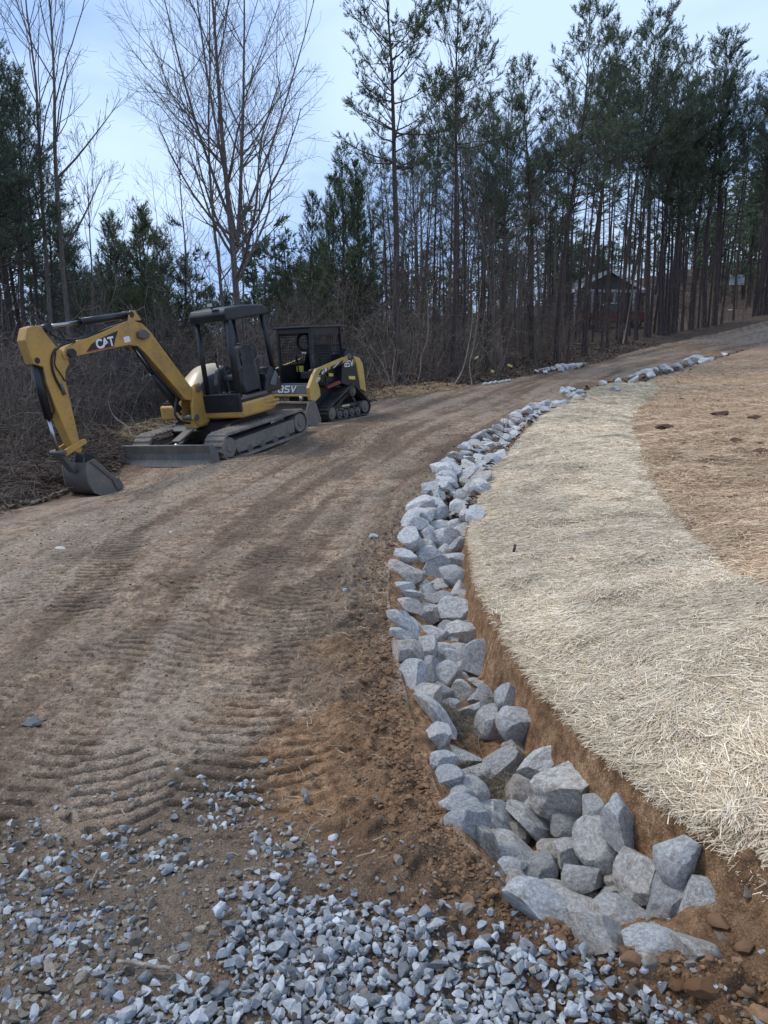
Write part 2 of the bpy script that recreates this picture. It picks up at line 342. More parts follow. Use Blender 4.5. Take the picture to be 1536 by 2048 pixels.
def mat_stone(name, blue=0.0):
    t = NT(name); nA = t.noise(7, 6, .62); nB = t.noise(38, 5, .7); nC = t.noise(2.5, 3, .6); r = t.objrand()
    a = t.ramp(nA, [(.40, (.36, .355, .345)), (.5, (.62, .61, .595)), (.60, (.90, .89, .87))])
    a = t.mix(.5, a, t.ramp(nB, [(.42, (.24, .235, .23)), (.5, (.58, .575, .565)), (.58, (.95, .94, .91))]))
    a = t.mix(t.ramp(t.noise(5, 4, .6, stretch=(1, 1, 4)), [(.57, 0), (.62, .4)]), a, (.56, .56, .54))          # pale veins
    a = t.mix(t.ramp(t.math('ADD', nC, t.math('MULTIPLY', r, .12)), [(.62, 0), (.74, .55)]), a, (.30, .225, .155))   # earth stain
    a = t.mix(1.0, a, t.ramp(r, [(0, (.72, .73, .75)), (.3, (1.0, 1.0, 1.0)), (.7, (1.14, 1.13, 1.11)), (.85, (1.06, 1.0, .93)), (1, (.84, .77, .71))]), 'MULTIPLY')
    t.bump(t.math('ADD', nB, t.math('MULTIPLY', nA, 1.2)), .8, .022); return t.out(a, .82, 0, .3)
def mat_gravel():
    t = NT('gravel'); c = t.attr('tint'); nA = t.noise(45, 5, .65)
    a = t.ramp(nA, [(.3, (.66, .68, .70)), (.5, (.95, .96, .98)), (.7, (1.3, 1.3, 1.28))])
    t.bump(t.noise(120, 4, .7), .4, .003); return t.out(t.mix(1.0, c, a, 'MULTIPLY'), .8, 0, .3)
def mat_tint(name, rough=.8, nsc=60, lo=.75, hi=1.2, bump=.2, bd=.004, stretch=None):
    t = NT(name); c = t.attr('tint'); nA = t.noise(nsc, 4, .6, stretch=stretch)
    a = t.ramp(nA, [(.3, lo), (.7, hi)])
    if bump: t.bump(nA, bump, bd)
    return t.out(t.mix(1.0, c, a, 'MULTIPLY'), rough, 0, .25)
def mat_paint(name, col, dirt=(.17, .125, .085), amt=.5, rough=.5, metal=0.0, lowdirt=True, chips=None):
    """machine paint: dust and mud, heavier low down, scratches"""
    t = NT(name); nA = t.noise(3.2, 6, .65); nB = t.noise(22, 5, .7); nS = t.noise(9, 4, .6, stretch=(1, 1, 5))
    base = t.mix(t.ramp(nA, [(.35, 0), (.7, .45)]), col, tuple(min(1, c*.72+.02) for c in col))
    d = t.ramp(t.math('ADD', t.math('MULTIPLY', nA, .6), t.math('MULTIPLY', nB, .5)), [(.58-.12*amt, 0), (.78-.1*amt, min(1, amt))])
    base = t.mix(d, base, dirt)
    if chips: base = t.mix(t.ramp(t.noise(24, 7, .75), [(.61, 0), (.64, .9)]), base, chips)
    t.bump(t.math('ADD', nB, t.math('MULTIPLY', nS, .4)), .18, .006)
    return t.out(base, t.ramp(d, [(0, rough), (1, .85)]), metal, .4)
def mat_flat(name, col, rough=.6, metal=0.0, emit=None):
    t = NT(name); n = t.noise(25, 4, .6)
    a = t.mix(t.ramp(n, [(.35, 0), (.7, .5)]), col, tuple(c*.7 for c in col)); return t.out(a, rough, metal, .4)
def mat_bark(name, a, b, c=None):
    t = NT(name); n = t.noise(6, 5, .65, stretch=(4, 4, .8)); n2 = t.noise(1.1, 4, .6)
    col = t.ramp(n, [(.34, a), (.66, b)])
    if c: col = t.mix(t.ramp(n2, [(.5, 0), (.66, .8)]), col, c)
    t.bump(n, .6, .02); return t.out(col, .95, 0, .15)
def mat_needles(name, a, b, c):
    t = NT(name); n = t.noise(.9, 4, .6); n2 = t.noise(9, 3, .6); r = t.objrand()
    col = t.ramp(t.math('ADD', t.math('MULTIPLY', n, .6), t.math('MULTIPLY', n2, .4)), [(.34, a), (.5, b), (.68, c)])
    col = t.mix(1.0, col, t.ramp(r, [(0, (.8, .85, .85)), (.5, (1, 1, 1)), (1, (1.2, 1.15, 1.0))]), 'MULTIPLY')
    tr = t.n.new('ShaderNodeBsdfTranslucent'); t.l.new(col, tr.inputs[0]); ms = t.n.new('ShaderNodeMixShader'); ms.inputs[0].default_value = .25
    t.out(col, .75, 0, .2); o = t.n['Material Output']; t.l.new(t.b.outputs[0], ms.inputs[1]); t.l.new(tr.outputs[0], ms.inputs[2]); t.l.new(ms.outputs[0], o.inputs[0]); return t.m
M = {}
M['soil'] = mat_soil(); M['stone'] = mat_stone('riprap_stone'); M['gravel'] = mat_gravel()
M['clod'] = mat_tint('soil_clods', .95, 40, .6, 1.25, .6, .006); M['straw'] = mat_tint('straw', .75, 30, .85, 1.12, 0)
M['leaf'] = mat_tint('dead_leaves', .85, 40, .7, 1.2, 0); M['twig'] = mat_tint('twigs', .9, 30, .7, 1.2, 0)
M['bark'] = mat_bark('pine_bark', (.038, .031, .029), (.110, .088, .080), (.080, .070, .066))
M['weathered'] = mat_bark('weathered_wood', (.16, .13, .10), (.38, .33, .27))
M['brush'] = mat_bark('brush_stems', (.085, .066, .055), (.25, .205, .175), (.12, .095, .078))
M['barkg'] = mat_bark('grey_bark', (.085, .070, .062), (.210, .180, .155), (.14, .118, .098))
M['needle'] = mat_needles('pine_needles', (.055, .078, .056), (.105, .140, .095), (.17, .21, .135))
M['needle_b'] = mat_needles('yellow_green_needles', (.045, .065, .034), (.095, .130, .066), (.165, .200, .105))
# ---------------------------------------------------------------- the ground sheet: one grid, finer near the road's viewpoint
th = np.concatenate([np.linspace(-170, -34, 70), np.linspace(-34, 34, 1000)[1:], np.linspace(34, 75, 240)[1:], np.linspace(75, 170, 50)[1:]])*math.pi/180
rr = np.concatenate([np.exp(np.linspace(math.log(.5), math.log(1.35), 40)), np.exp(np.linspace(math.log(1.35), math.log(8.5), 1080))[1:], np.exp(np.linspace(math.log(8.5), math.log(18), 250))[1:], np.exp(np.linspace(math.log(18), math.log(400), 230))[1:]])
TH, RR = np.meshgrid(th, rr); gx = (np.sin(TH)*RR).ravel(); gy = (np.cos(TH)*RR).ravel()
gz, g_road, g_pale, g_brown, g_churn, g_ind, g_mk, g_u, g_sk = Hfull(gx, gy, True)
nR, nT = len(rr), len(th)
a = (np.arange(nR-1)[:, None]*nT+np.arange(nT-1)[None, :]).ravel()
Fg = np.column_stack([a, a+1, a+nT+1, a+nT])
patch = np.minimum(poly_sd(gx, gy, STRAW_PATCH[0]), poly_sd(gx, gy, STRAW_PATCH[1]))
clay = np.clip(g_ind*.9+np.exp(-((gx-xl(gy)+.25)/.38)**2)*(gy < 4.2)*.5+(1-sstep(.2, .9, np.hypot((gx-.0)*.9, (gy-2.75)*1.3)))*.62+(1-sstep(.5, 1.1, np.hypot(gx-1.35, gy-1.5)))*.9, 0, 1)
clay = np.maximum(clay, (1-sstep(.0, .7, np.abs(gx-xl(gy)+.3)))*(gy < 16)*.2)
spots = [(500,1500,.5),(880,1500,.3),(640,1260,.3),(700,1640,.5),(300,1230,.35)]
gzone = 1-sstep(-.1, .35, np.minimum(poly_sd(gx, gy, np.vstack([hits([(-60,1700),(0,1625),(110,1660),(220,1650),(330,1650),(470,1570),(560,1640),(690,1750),(820,1850),(1010,1885),(1260,1975),(1330,2055)])[:, :2], [[1.1,.2],[-1.6,.2],[-2.6,1.0]]])), 9.)+.25*fbm(gx*3, gy*3, 99, 3))
damp = np.clip(.75*gzone+.62*g_mk*sstep(-.3, .4, fbm(gx*1.6, gy*1.6, 90, 3))+g_churn*.5+.35*sstep(.1, .6, fbm(gx*.7+4, gy*.5, 91, 3)), 0, 1)
litter = sstep(-.15, .3, g_road)*(np.minimum(g_pale, g_brown) > -.05)*((gy > 22) | (gx < xl(gy)-.05))
sp = (1-sstep(-.04, .03, g_pale))*(1-g_ind); sb = (1-sstep(-.05, .05, g_brown))*(1-sp)
pt = 1-sstep(-.5, .3, patch+.5*fbm(gx*2, gy*2, 95, 3)); sb = np.maximum(sb, pt*.75); litter = litter*(1-pt)
pp_ = 1-sstep(.10, .42, np.hypot((gx+.72)*.75, (gy-3.18)*1.0)+.25*fbm(gx*4, gy*4, 97, 3)); g_sk = g_sk+pp_*.5; damp = damp*(1-pp_*.9); clay = np.maximum(clay, pp_*.42)
mask = np.column_stack([clay, damp, litter]); mask2 = np.column_stack([sp, sb, np.clip(.5+g_sk*.9, 0, 1)*(1-clay*.6)])
G3 = np.column_stack([gx, gy, gz])
fc = G3[Fg].mean(1)
def face_val(v): return v[Fg].mean(1)
f_road, f_pale, f_brown, f_u = face_val(g_road), face_val(g_pale), face_val(g_brown), face_val(g_u)
inD = (f_u > 0) & (f_u < 1.03) & (fc[:, 1] > 1.6) & (fc[:, 1] < 45)
cls = np.where(inD, 1, np.where(np.minimum(f_pale, f_brown) < 0, 2, np.where(f_road < .12, 0, 3)))
for k, nm, lab in ((0, 'dirt_road', None), (1, 'ditch', None), (2, 'bank', None), (3, 'ground', None)):
    f = Fg[cls == k]
    if not len(f): continue
    used, inv = np.unique(f.ravel(), return_inverse=True)
    me = mesh_np(nm, G3[used], inv.reshape(-1, 4), True, [M['soil']])
    color_attr(me, 'mask', mask[used]); color_attr(me, 'mask2', mask2[used])
    tag(link(nm, me), kind='structure')
del G3, Fg, fc
# heights under things, from the same function
def gz_at(x, y): return Hfull(np.atleast_1d(np.asarray(x, float)), np.atleast_1d(np.asarray(y, float)))
# ---------------------------------------------------------------- stones
def ico(sub):
    bm = bmesh.new(); bmesh.ops.create_icosphere(bm, subdivisions=sub, radius=1.0)
    V = np.array([v.co[:] for v in bm.verts]); F = np.array([[v.index for v in f.verts] for f in bm.faces]); bm.free(); return V, F
ICO = {k: ico(k) for k in (1, 2, 3, 4, 5)}
def rock_shape(rng, sub, planes=11, noise=.05, lo=.52, hi=.88):
    V, F = ICO[sub]; V = V.copy()
    N = rng.normal(size=(planes, 3)); N /= np.linalg.norm(N, axis=1)[:, None]; D = rng.uniform(lo, hi, planes)
    for n, d in zip(N, D):
        e = V@n-d; V -= np.where(e > 0, e, 0)[:, None]*n
    if noise:
        for j, fq in enumerate((1.8, 4.5, 11.0, 22.0)):
            o = rng.uniform(0, 50); a = noise/(1+1.3*j)
            V += (ICO[sub][0]*(fbm(V[:, 0]*fq+o+V[:, 2]*.7*fq, V[:, 1]*fq-o+V[:, 2]*1.1*fq, int(o*9), 2)*a)[:, None])
    V -= V.mean(0); V /= np.abs(V).max(0); return V, F
def rock_mesh(rng, sub, **k):
    V, F = rock_shape(rng, sub, **k); me = mesh_np('rock', V, F, True, [M['stone']]); me.set_sharp_from_angle(angle=math.radians(17))
    return me
def rotz(a): c, s = math.cos(a), math.sin(a); return np.array([[c, -s, 0], [s, c, 0], [0, 0, 1]])
rngS = np.random.default_rng(11)
# rocks read off the photograph: cx, cy, width, height, tilt (pixels of two enlargements), note
A = [(120,60,80,85,0),(165,90,90,60,0),(255,60,110,75,0),(300,90,80,60,-30),(95,125,85,50,0),(190,125,115,65,-20),(310,20,90,70,0),(230,20,90,60,0),
(105,195,135,75,25),(170,235,65,42,0),(85,250,85,42,0),(112,285,110,50,0),(190,280,70,70,0),(235,240,105,50,-10),(290,215,85,115,-60),(215,175,110,80,-20),(285,150,95,85,0),
(110,325,95,58,10),(195,358,94,80,0),(302,345,130,112,-20),(250,300,85,62,0),(313,262,45,70,0),(95,390,140,72,55),(85,445,105,62,10),(207,445,145,76,10),(265,410,60,52,0),
(342,430,128,112,-35),(300,450,72,60,0),(105,510,120,100,45),(177,495,80,102,10),(250,505,95,62,0),(322,500,100,52,0),(388,545,140,150,15),(275,550,115,92,20),(195,560,75,52,0),
(142,605,130,112,30),(252,612,112,122,30),(235,655,85,52,10),(402,635,120,46,12),(330,665,82,88,-20),(415,692,112,85,0),(515,688,98,95,0),(190,690,115,112,40),(217,765,190,84,48),
(278,722,72,52,0),(382,745,115,92,20),(432,795,98,135,15),(475,765,62,84,0),(557,790,155,130,20),(232,850,95,125,40),(540,893,112,96,0)]
B = [(175,55,112,92,10),(262,35,132,76,22),(208,118,102,82,20),(310,105,142,84,0),(425,75,150,112,-30),(285,178,145,112,30),(247,238,146,92,-5),(515,190,180,118,38),(700,168,245,192,0),
(600,60,195,112,-35),(625,122,95,72,0),(405,310,145,142,15),(345,372,240,92,62),(250,308,92,38,12),(500,335,75,102,-15),(572,322,235,82,38),(700,315,126,98,0),(815,265,108,122,-35),
(930,335,240,132,62),(840,400,200,165,50),(702,450,104,122,0),(722,402,104,62,0),(470,445,205,132,32),(462,512,112,92,30),(602,472,114,74,10),(775,542,194,134,0),(905,552,82,78,0),
(1018,532,184,190,-20),(1178,455,182,212,0),(1122,650,240,165,-48),(1250,642,155,172,32),(890,622,114,84,0),(782,610,112,62,15),(932,702,195,122,15),(560,642,230,150,18),(690,645,265,150,12),
(835,780,240,132,25),(1040,812,215,112,6),(1102,765,114,64,0),(1222,852,184,132,10),(1212,772,92,62,0),(500,582,124,92,40),(1002,668,84,52,0)]
T = [(760+a/1.979, 1050+b/1.979, w/1.979, h/1.979, r) for a, b, w, h, r in A]+[(800+a/2.087, 1500+b/2.087, w/2.087, h/2.087, r) for a, b, w, h, r in B]
T = np.array(T)
LAB = {}   # labels for the rocks one can single out; keyed by index in T
nA = len(A)
for k, s in {8:'long pale rock on the road side of the ditch, above the bend', 19:'broad grey rock against the straw bank where the cut wall first shows',
 26:'upright grey wedge of rock leaning on the dark earth wall below the straw edge', 29:'narrow pale block standing in mid ditch, pinkish on its left face',
 32:'big square grey rock beside the earth wall with a flat slab under it', 35:'wide pale rock on the road lip where the ditch bends', 41:'round smooth tan rock against the orange earth wall',
 43:'long jagged slab lying along the road lip above the dry grass tuft', 46:'upright pointed pinkish rock behind the dry grass tuft', 48:'large angular grey rock right of the dry grass, against the clay wall',
 50:'dark grey block in mid ditch below the dry grass tuft',
 nA+1:'sloping grey rock on the road lip just below the long jagged slab', nA+4:'grey rounded block left of the tall leaning rock, end of the dry grass hollow', nA+6:'small pale flat-topped rock with a white face on the road lip',
 nA+7:'dark faced oblong rock leaning left of the biggest boulder', nA+8:'biggest boulder of the ditch, round topped and grey, against the clay wall',
 nA+9:'tall pale rock leaning right above the biggest boulder', nA+12:'long thin slab standing on edge along the road lip', nA+13:'thin pale sliver of stone half buried at the road lip',
 nA+15:'dark streaked slab lying in shadow across the ditch floor', nA+16:'small rounded brown-grey rock under the biggest boulder', nA+18:'long rounded grey rock sloping down against the clay wall',
 nA+19:'broad grey block touching the long rounded rock', nA+20:'small upright pale rock left of the broad grey block', nA+22:'earth splashed grey rock beside the slab on edge',
 nA+25:'wide flat-topped grey rock in front of the broad grey block', nA+26:'small dark rounded rock wedged between three large blocks', nA+27:'pale grooved boulder left of the blocky corner boulder',
 nA+28:'tall blocky boulder in the far right corner of the ditch end', nA+29:'pyramid shaped rock with a dark right face at the ditch end', nA+30:'blue-grey rock in shadow behind the pyramid shaped rock',
 nA+33:'cream streaked low rock in front of the pyramid shaped rock', nA+34:'jagged pale slab at the head of the clay ramp, left of the ditch end', nA+35:'wide pale slab sloping across the near end of the ditch',
 nA+36:'long pale slab on the near lip of the ditch above the gravel', nA+37:'low grey slab on the near lip with mud on its front', nA+39:'knobbly pale rock at the near right corner, set in mud',
 nA+23:'small muddy rock under the earth splashed one', nA+14:'narrow upright rock in the hollow beside the streaked slab', nA+17:'pinkish grey rock tucked behind the long rounded rock'}.items(): LAB[k] = s
UP = np.array([0, SP, CP]); FW = np.array([0, CP, -SP]); RT = np.array([1., 0, 0])
def Hsoft(x, y): return H(x, y)
dd = hit(T[:, 0], T[:, 1], Hsoft)
dep = dd[:, 1]*CP-(dd[:, 2]-CAMZ)*SP
up_ = .5*T[:, 3]*dep/FPX*.55
PT = hit(T[:, 0], T[:, 1], Hsoft, up_); dep = PT[:, 1]*CP-(PT[:, 2]-CAMZ)*SP
G_RIP = 'rip-rap rocks lining the roadside ditch'
rocks = []
def place_rock(me, P, Mx, label):
    o = link('rock', me); o.matrix_world = Matrix([[*Mx[0], P[0]], [*Mx[1], P[1]], [*Mx[2], P[2]], [0, 0, 0, 1]])
    tag(o, label, 'rock', G_RIP); rocks.append(o); return o
zone_lab = ['grey rock packed among the largest rocks at the near end of the ditch','grey rock packed in the ditch beside the bare orange clay wall',
 'grey rock in the ditch where it bends beside the overhanging pale straw','grey rock in the narrowing ditch beside the pale straw slope',
 'small far rock in the ditch where it curves uphill beside the road','tiny far rock in the last stretch of ditch under the brown straw']
def zlab(y): return zone_lab[int(np.searchsorted([3.0, 4.6, 7.0, 13.0, 22.0], y))]
for k in range(len(T)):
    px, py, w, h, ang = T[k]; s = dep[k]/FPX*.5
    if k == nA+22+5: pass
    me = rock_mesh(rngS, 5 if py > 1400 else 4, planes=int(rngS.integers(7, 11)), noise=.042, lo=.46, hi=.86)
    wx, hz = w*s*1.33, h*s*1.33; dy = (wx+hz)*.5*rngS.uniform(.8, 1.05)
    if ang == 0: ang = rngS.uniform(-9, 9)
    a = -math.radians(ang); ex = RT*math.cos(a)+UP*math.sin(a); ez = -RT*math.sin(a)+UP*math.cos(a); ey = FW
    Mx = np.column_stack([ex*wx, ey*dy, ez*hz])
    place_rock(me, PT[k], Mx, LAB.get(k) or zlab(PT[k][1]))
# fill stones under and between, and the rest of the ditch uphill
protos = [rock_mesh(rngS, 4 if i < 10 else 3, planes=int(rngS.integers(7, 10)), noise=.04, lo=.45, hi=.85) for i in range(20)]
def rnd_rock(P, r, label, i=None):
    q = rngS.normal(size=4); q /= np.linalg.norm(q); Rm = np.array(Matrix.Rotation(rngS.uniform(0, 6.28), 3, Vector(rngS.normal(size=3)).normalized()))
    tilt = np.array(Euler((rngS.uniform(-.5, .5), rngS.uniform(-.5, .5), rngS.uniform(0, 6.28))).to_matrix())
    sc = np.diag([r*rngS.uniform(1.0, 1.35), r*rngS.uniform(.8, 1.05), r*rngS.uniform(.6, .85)])
    return place_rock(protos[int(rngS.integers(0, 20))] if i is None else protos[i], P, tilt@sc, label)
cand = []
taken = [(p[0], p[1], dep[k]/FPX*.5*min(T[k][2], T[k][3])) for k, p in enumerate(PT)]
def tryput(x, y, r, gap=.8):
    for a, b, c in taken:
        if (a-x)**2+(b-y)**2 < (gap*(r+c))**2: return False
    taken.append((x, y, r)); return True
n = 0
for _ in range(9000):                                         # uphill of the hand-read rocks
    y = math.exp(rngS.uniform(math.log(6.9), math.log(21))); a, b = float(xl(np.array(y))), float(xr(np.array(y)))
    x = rngS.uniform(a-.08, max(a, b+.02)); r = rngS.uniform(.088, .165)*np.interp(y, [7, 14, 21], [1.0, .95, .8])
    if n >= 172 or not tryput(x, y, r, .47): continue
    rnd_rock((x, y, float(H(x, y))+r*.35), r, zlab(y)); n += 1
for _ in range(400):                                          # low fill between the big near ones
    y = rngS.uniform(1.8, 6.8); a, b = float(xl(np.array(y))), float(xr(np.array(y))); x = rngS.uniform(a+.04, max(b-.06, a+.05)); r = rngS.uniform(.06, .10)
    if len(rocks) > 284: break
    z = float(H(x, y)); px_, py_, _d = project((x, y, z))
    if (840 < px_ < 1010 and 1405 < py_ < 1520) or not tryput(x, y, r, .35): continue
    rnd_rock((x, y, z+.02), r, 'small rock wedged low between the bigger rocks of the near ditch')
FR = [(1205,772,20,8),(1236,767,16,8),(1262,757,15,9),(1275,752,17,10),(1292,748,24,12),(1310,745,20,13),(1326,740,20,12),(1337,746,26,9),(1352,736,22,12),(1362,741,18,8),(1376,729,24,12),(1392,724,34,14),(1408,727,24,10),
 (1420,722,18,14),(1450,712,16,7),(1300,755,22,8),(1268,766,24,8),(1228,785,26,7)]
for px, py, w, h in FR:
    P = hit(px, py)[0]; d = P[1]*CP-(P[2]-CAMZ)*SP; r = w*d/FPX*.5
    o = rnd_rock((P[0], P[1], P[2]+.08), r*.9, zlab(30) if py != 785 else 'flat pale rock half covered by straw at the top of the pale band')
for px, py, w in [(1072,747,11),(1082,745,14),(1094,743,13),(1104,741,12),(1115,740,17),(1127,738,18),(1140,737,20),(1157,735,14),(1168,733,10),(1090,748,10),(1122,744,12)]:
    P = hit(px, py)[0]; d = P[1]*CP-(P[2]-CAMZ)*SP; r = w*d/FPX*.55
    o = rnd_rock((P[0], P[1], P[2]+.08), r, 'small pale rock in the short row across the road, below the trees'); o['group'] = 'pale rocks on the far side of the road'
# give each of the packed rocks its own description: its row in the ditch and its count uphill from a landmark
ORD = 'first second third fourth fifth sixth seventh eighth ninth tenth eleventh twelfth thirteenth fourteenth fifteenth sixteenth seventeenth eighteenth nineteenth twentieth'.split()
TENS = ['twent', 'thirt', 'fort', 'fift', 'sixt', 'sevent', 'eight']
def ordn(i):
    if i < 20: return ORD[i]
    a, b = divmod(i+1, 10); return TENS[a-2]+('ieth' if b == 0 else 'y-'+ORD[b-1])
base_ = ['from the near end of the ditch, among the largest rocks', 'uphill from the dry grass tuft, beside the orange clay wall', 'uphill from the bend, beside the overhanging pale straw',
  'uphill from where the ditch narrows, beside the pale straw slope', 'of the small far stretch, level with the parked machines', 'of the farthest stretch, under the brown straw']
bins = {}
for o in rocks:
    if o['label'] not in zone_lab and not o['label'].startswith(('small rock wedged', 'small pale rock in the short')): continue
    x, y = o.matrix_world[0][3], o.matrix_world[1][3]; u = (x-float(xl(np.array(y))))/(float(xr(np.array(y)))-float(xl(np.array(y))))
    if o['label'].startswith('small pale rock in the short'): key = ('s', 0, 0)
    elif o['label'].startswith('small rock wedged'): key = ('w', 0, 0)
    else: key = ('z', zone_lab.index(o['label']), 0 if u < .33 else (1 if u < .66 else 2))
    bins.setdefault(key, []).append((y, o))
for key, L_ in bins.items():
    L_.sort(key=lambda q: q[0])
    for i, (y, o) in enumerate(L_):
        if key[0] == 's': o['label'] = '%s pale rock from the left in the short row across the road' % ordn(i)
        elif key[0] == 'w': o['label'] = '%s small filler rock from the near ditch end, wedged low between big rocks' % ordn(i)
        else: o['label'] = '%s %s rock %s' % (ordn(i), ('road-lip', 'mid-ditch', 'straw-side')[key[2]], base_[key[1]])
def lone(px, py, w, label, hfac=1.0, name='pebble', cat='stone', mat=None):
    P = hit(px, py, Hfull)[0]; d = P[1]*CP-(P[2]-CAMZ)*SP; r = w*d/FPX*.5
    me = rock_mesh(rngS, 4, planes=12)
    if mat: me.materials.clear(); me.materials.append(mat)
    o = link(name, me); o.location = (P[0], P[1], P[2]+r*.2*hfac); o.scale = (r, r*.8, r*.55*hfac); o.rotation_euler = (0, .1, rngS.uniform(0, 3)); tag(o, label, cat); return o
M['pale_stone'] = mat_flat('pale_stone', (.62, .60, .55), .8); M['dark_slate'] = mat_flat('dark_slate', (.10, .115, .11), .6)
lone(120, 1097, 22, 'flat whitish stone lying alone on the left of the dirt road', .5, mat=M['pale_stone'])
lone(342, 1065, 9, 'tiny white pebble on the dirt road below the dozer blade', mat=M['pale_stone'])
lone(748, 1075, 22, 'pale angular stone on the road left of the ditch rocks'); lone(690, 1182, 15, 'small grey stone lying alone in mid road near the ditch')
lone(62, 1446, 54, 'flat dark green-grey slab of rock half buried among tread marks', .35, 'slab', 'stone', M['dark_slate'])
lone(86, 1440, 16, 'small dark chip beside the flat slab in the tread marks', .5, 'pebble', 'stone', M['dark_slate'])
# gravel spread over the near road
def rocks_merged(name, P, R, sub, rng, tint, mat, flat=(.55, .8), nproto=24, noise=.0, planes=9, lo=.34, hi=.85):
    PR = [rock_shape(rng, sub, planes=planes, noise=noise, lo=lo, hi=hi) for _ in range(nproto)]; nv = len(PR[0][0]); F0 = PR[0][1]; n = len(P)
    S = np.stack([p[0] for p in PR])[rng.integers(0, nproto, n)]                    # n,nv,3
    S = S*np.stack([rng.uniform(.9, 1.35, n), rng.uniform(.75, 1.0, n), rng.uniform(*flat, n)], -1)[:, None, :]
    ax = rng.normal(size=(n, 3))*np.array([1, 1, .3]); ax /= np.linalg.norm(ax, axis=1)[:, None]; an = rng.normal(0, .6, n)
    def rod(S, ax, an):
        c = np.cos(an)[:, None, None]; s = np.sin(an)[:, None, None]; A_ = ax[:, None, :]
        return S*c+np.cross(np.broadcast_to(A_, S.shape), S)*s+A_*(S*A_).sum(-1, keepdims=True)*(1-c)
    S = rod(S, ax, an); S = rod(S, np.tile([0, 0, 1.], (n, 1)), rng.uniform(0, 6.28, n))
    V = (S*R[:, None, None]+P[:, None, :]).reshape(-1, 3); F = (F0[None]+(np.arange(n)*nv)[:, None, None]).reshape(-1, 3)
    me = mesh_np(name, V, F, False, [mat]); color_attr(me, 'tint', np.repeat(tint, nv, 0)); return link(name, me)
DENSE = hits([(150,2060),(300,1985),(440,1960),(425,1880),(440,1800),(560,1745),(640,1775),(720,1800),(820,1850),(930,1858),(1010,1885),(1090,1905),(1180,1935),(1260,1975),(1330,2055)])[:, :2]
DENSE = np.vstack([DENSE, [[1.1,1.0],[.6,.2],[-1.6,.2],[-1.4,1.0]]])
MIXED = np.vstack([hits([(-60,1700),(0,1625),(60,1620),(110,1700),(220,1650),(330,1700),(400,1590),(470,1560),(510,1620),(560,1640),(620,1690),(690,1750),(560,1745),(440,1800),(430,1960),(150,2060)])[:, :2], [[-1.6,.2],[-2.6,1.0]]])
n = 68000; X = rngS.uniform(-3.2, 1.5, n); Y = rngS.uniform(.3, 3.4, n)
sdD = poly_sd(X, Y, DENSE); sdM = poly_sd(X, Y, MIXED); cl = fbm(X*3.5, Y*3.5, 120, 3)
pr = np.maximum(1-sstep(-.10, .06, sdD+cl*.12), .62*(1-sstep(-.15, .1, sdM))*sstep(-.35, .35, cl)+.03*(1-sstep(0, .5, np.minimum(sdD, sdM))))
keep = rngS.random(n) < pr
X, Y, sdD, cl = X[keep], Y[keep], sdD[keep], cl[keep]
strag = hits([(225,1585),(262,1600),(355,1545),(440,1565),(465,1590),(478,1590),(505,1595),(525,1620),(485,1575),(460,1640),(475,1650),(545,1640),(522,1655),(560,1660),(585,1650),(515,1700),(545,1698),(580,1700),(615,1695),(655,1715),
 (540,1730),(620,1730),(580,1752),(660,1745),(685,1765),(650,1780),(805,1790),(835,1800),(850,1820),(930,1845),(935,1860),(1035,1885),(1055,1888),(835,1815),(60,1640),(50,1620),(65,1632),(100,1685),(140,1695),(150,1715),(60,1780),(25,1760),(345,1575),(275,1605)])
X = np.r_[X, strag[:, 0]]; Y = np.r_[Y, strag[:, 1]]; sdD = np.r_[sdD, np.full(len(strag), .2)]; cl = np.r_[cl, np.zeros(len(strag))]
R = np.clip(rngS.lognormal(math.log(.0108), .33, len(X)), .005, .022); inn = sdD < .0
Z = gz_at(X, Y)+R*np.where(inn, rngS.uniform(.2, 1.6, len(X)), rngS.uniform(-.1, .45, len(X)))
g = rngS.uniform(.13, .47, len(X))[:, None]*np.array([[.97, .99, 1.01]])
dirt = (rngS.random(len(X)) < np.where(inn, .07, .5))[:, None]
g = np.where(dirt, g*np.array([[.62, .50, .38]]), g)
wh = (rngS.random(len(X)) < .035)[:, None]; g = np.where(wh, g*1.35, g)
tag(rocks_merged('gravel', np.column_stack([X, Y, Z]), R, 2, rngS, g, M['gravel'], noise=.02, planes=8, lo=.22, hi=.62, nproto=50), 'blue-grey crushed gravel spread over the near end of the road', 'gravel', kind='stuff')
n2 = 9000; X = rngS.uniform(-3, 1.4, n2); Y = rngS.uniform(.5, 3.4, n2); s_ = np.minimum(poly_sd(X, Y, MIXED), poly_sd(X, Y, DENSE)); k = rngS.random(n2) < (1-sstep(-.2, .25, s_))*.8
X, Y = X[k], Y[k]; R = rngS.uniform(.004, .009, len(X)); gg = rngS.uniform(.12, .34, len(X))[:, None]*np.array([[1, .9, .78]])
tag(rocks_merged('gravel_chips', np.column_stack([X, Y, gz_at(X, Y)+R*.3]), R, 1, rngS, gg, M['gravel']), 'fine stone chips pressed into the dirt around the gravel', 'gravel', kind='stuff')
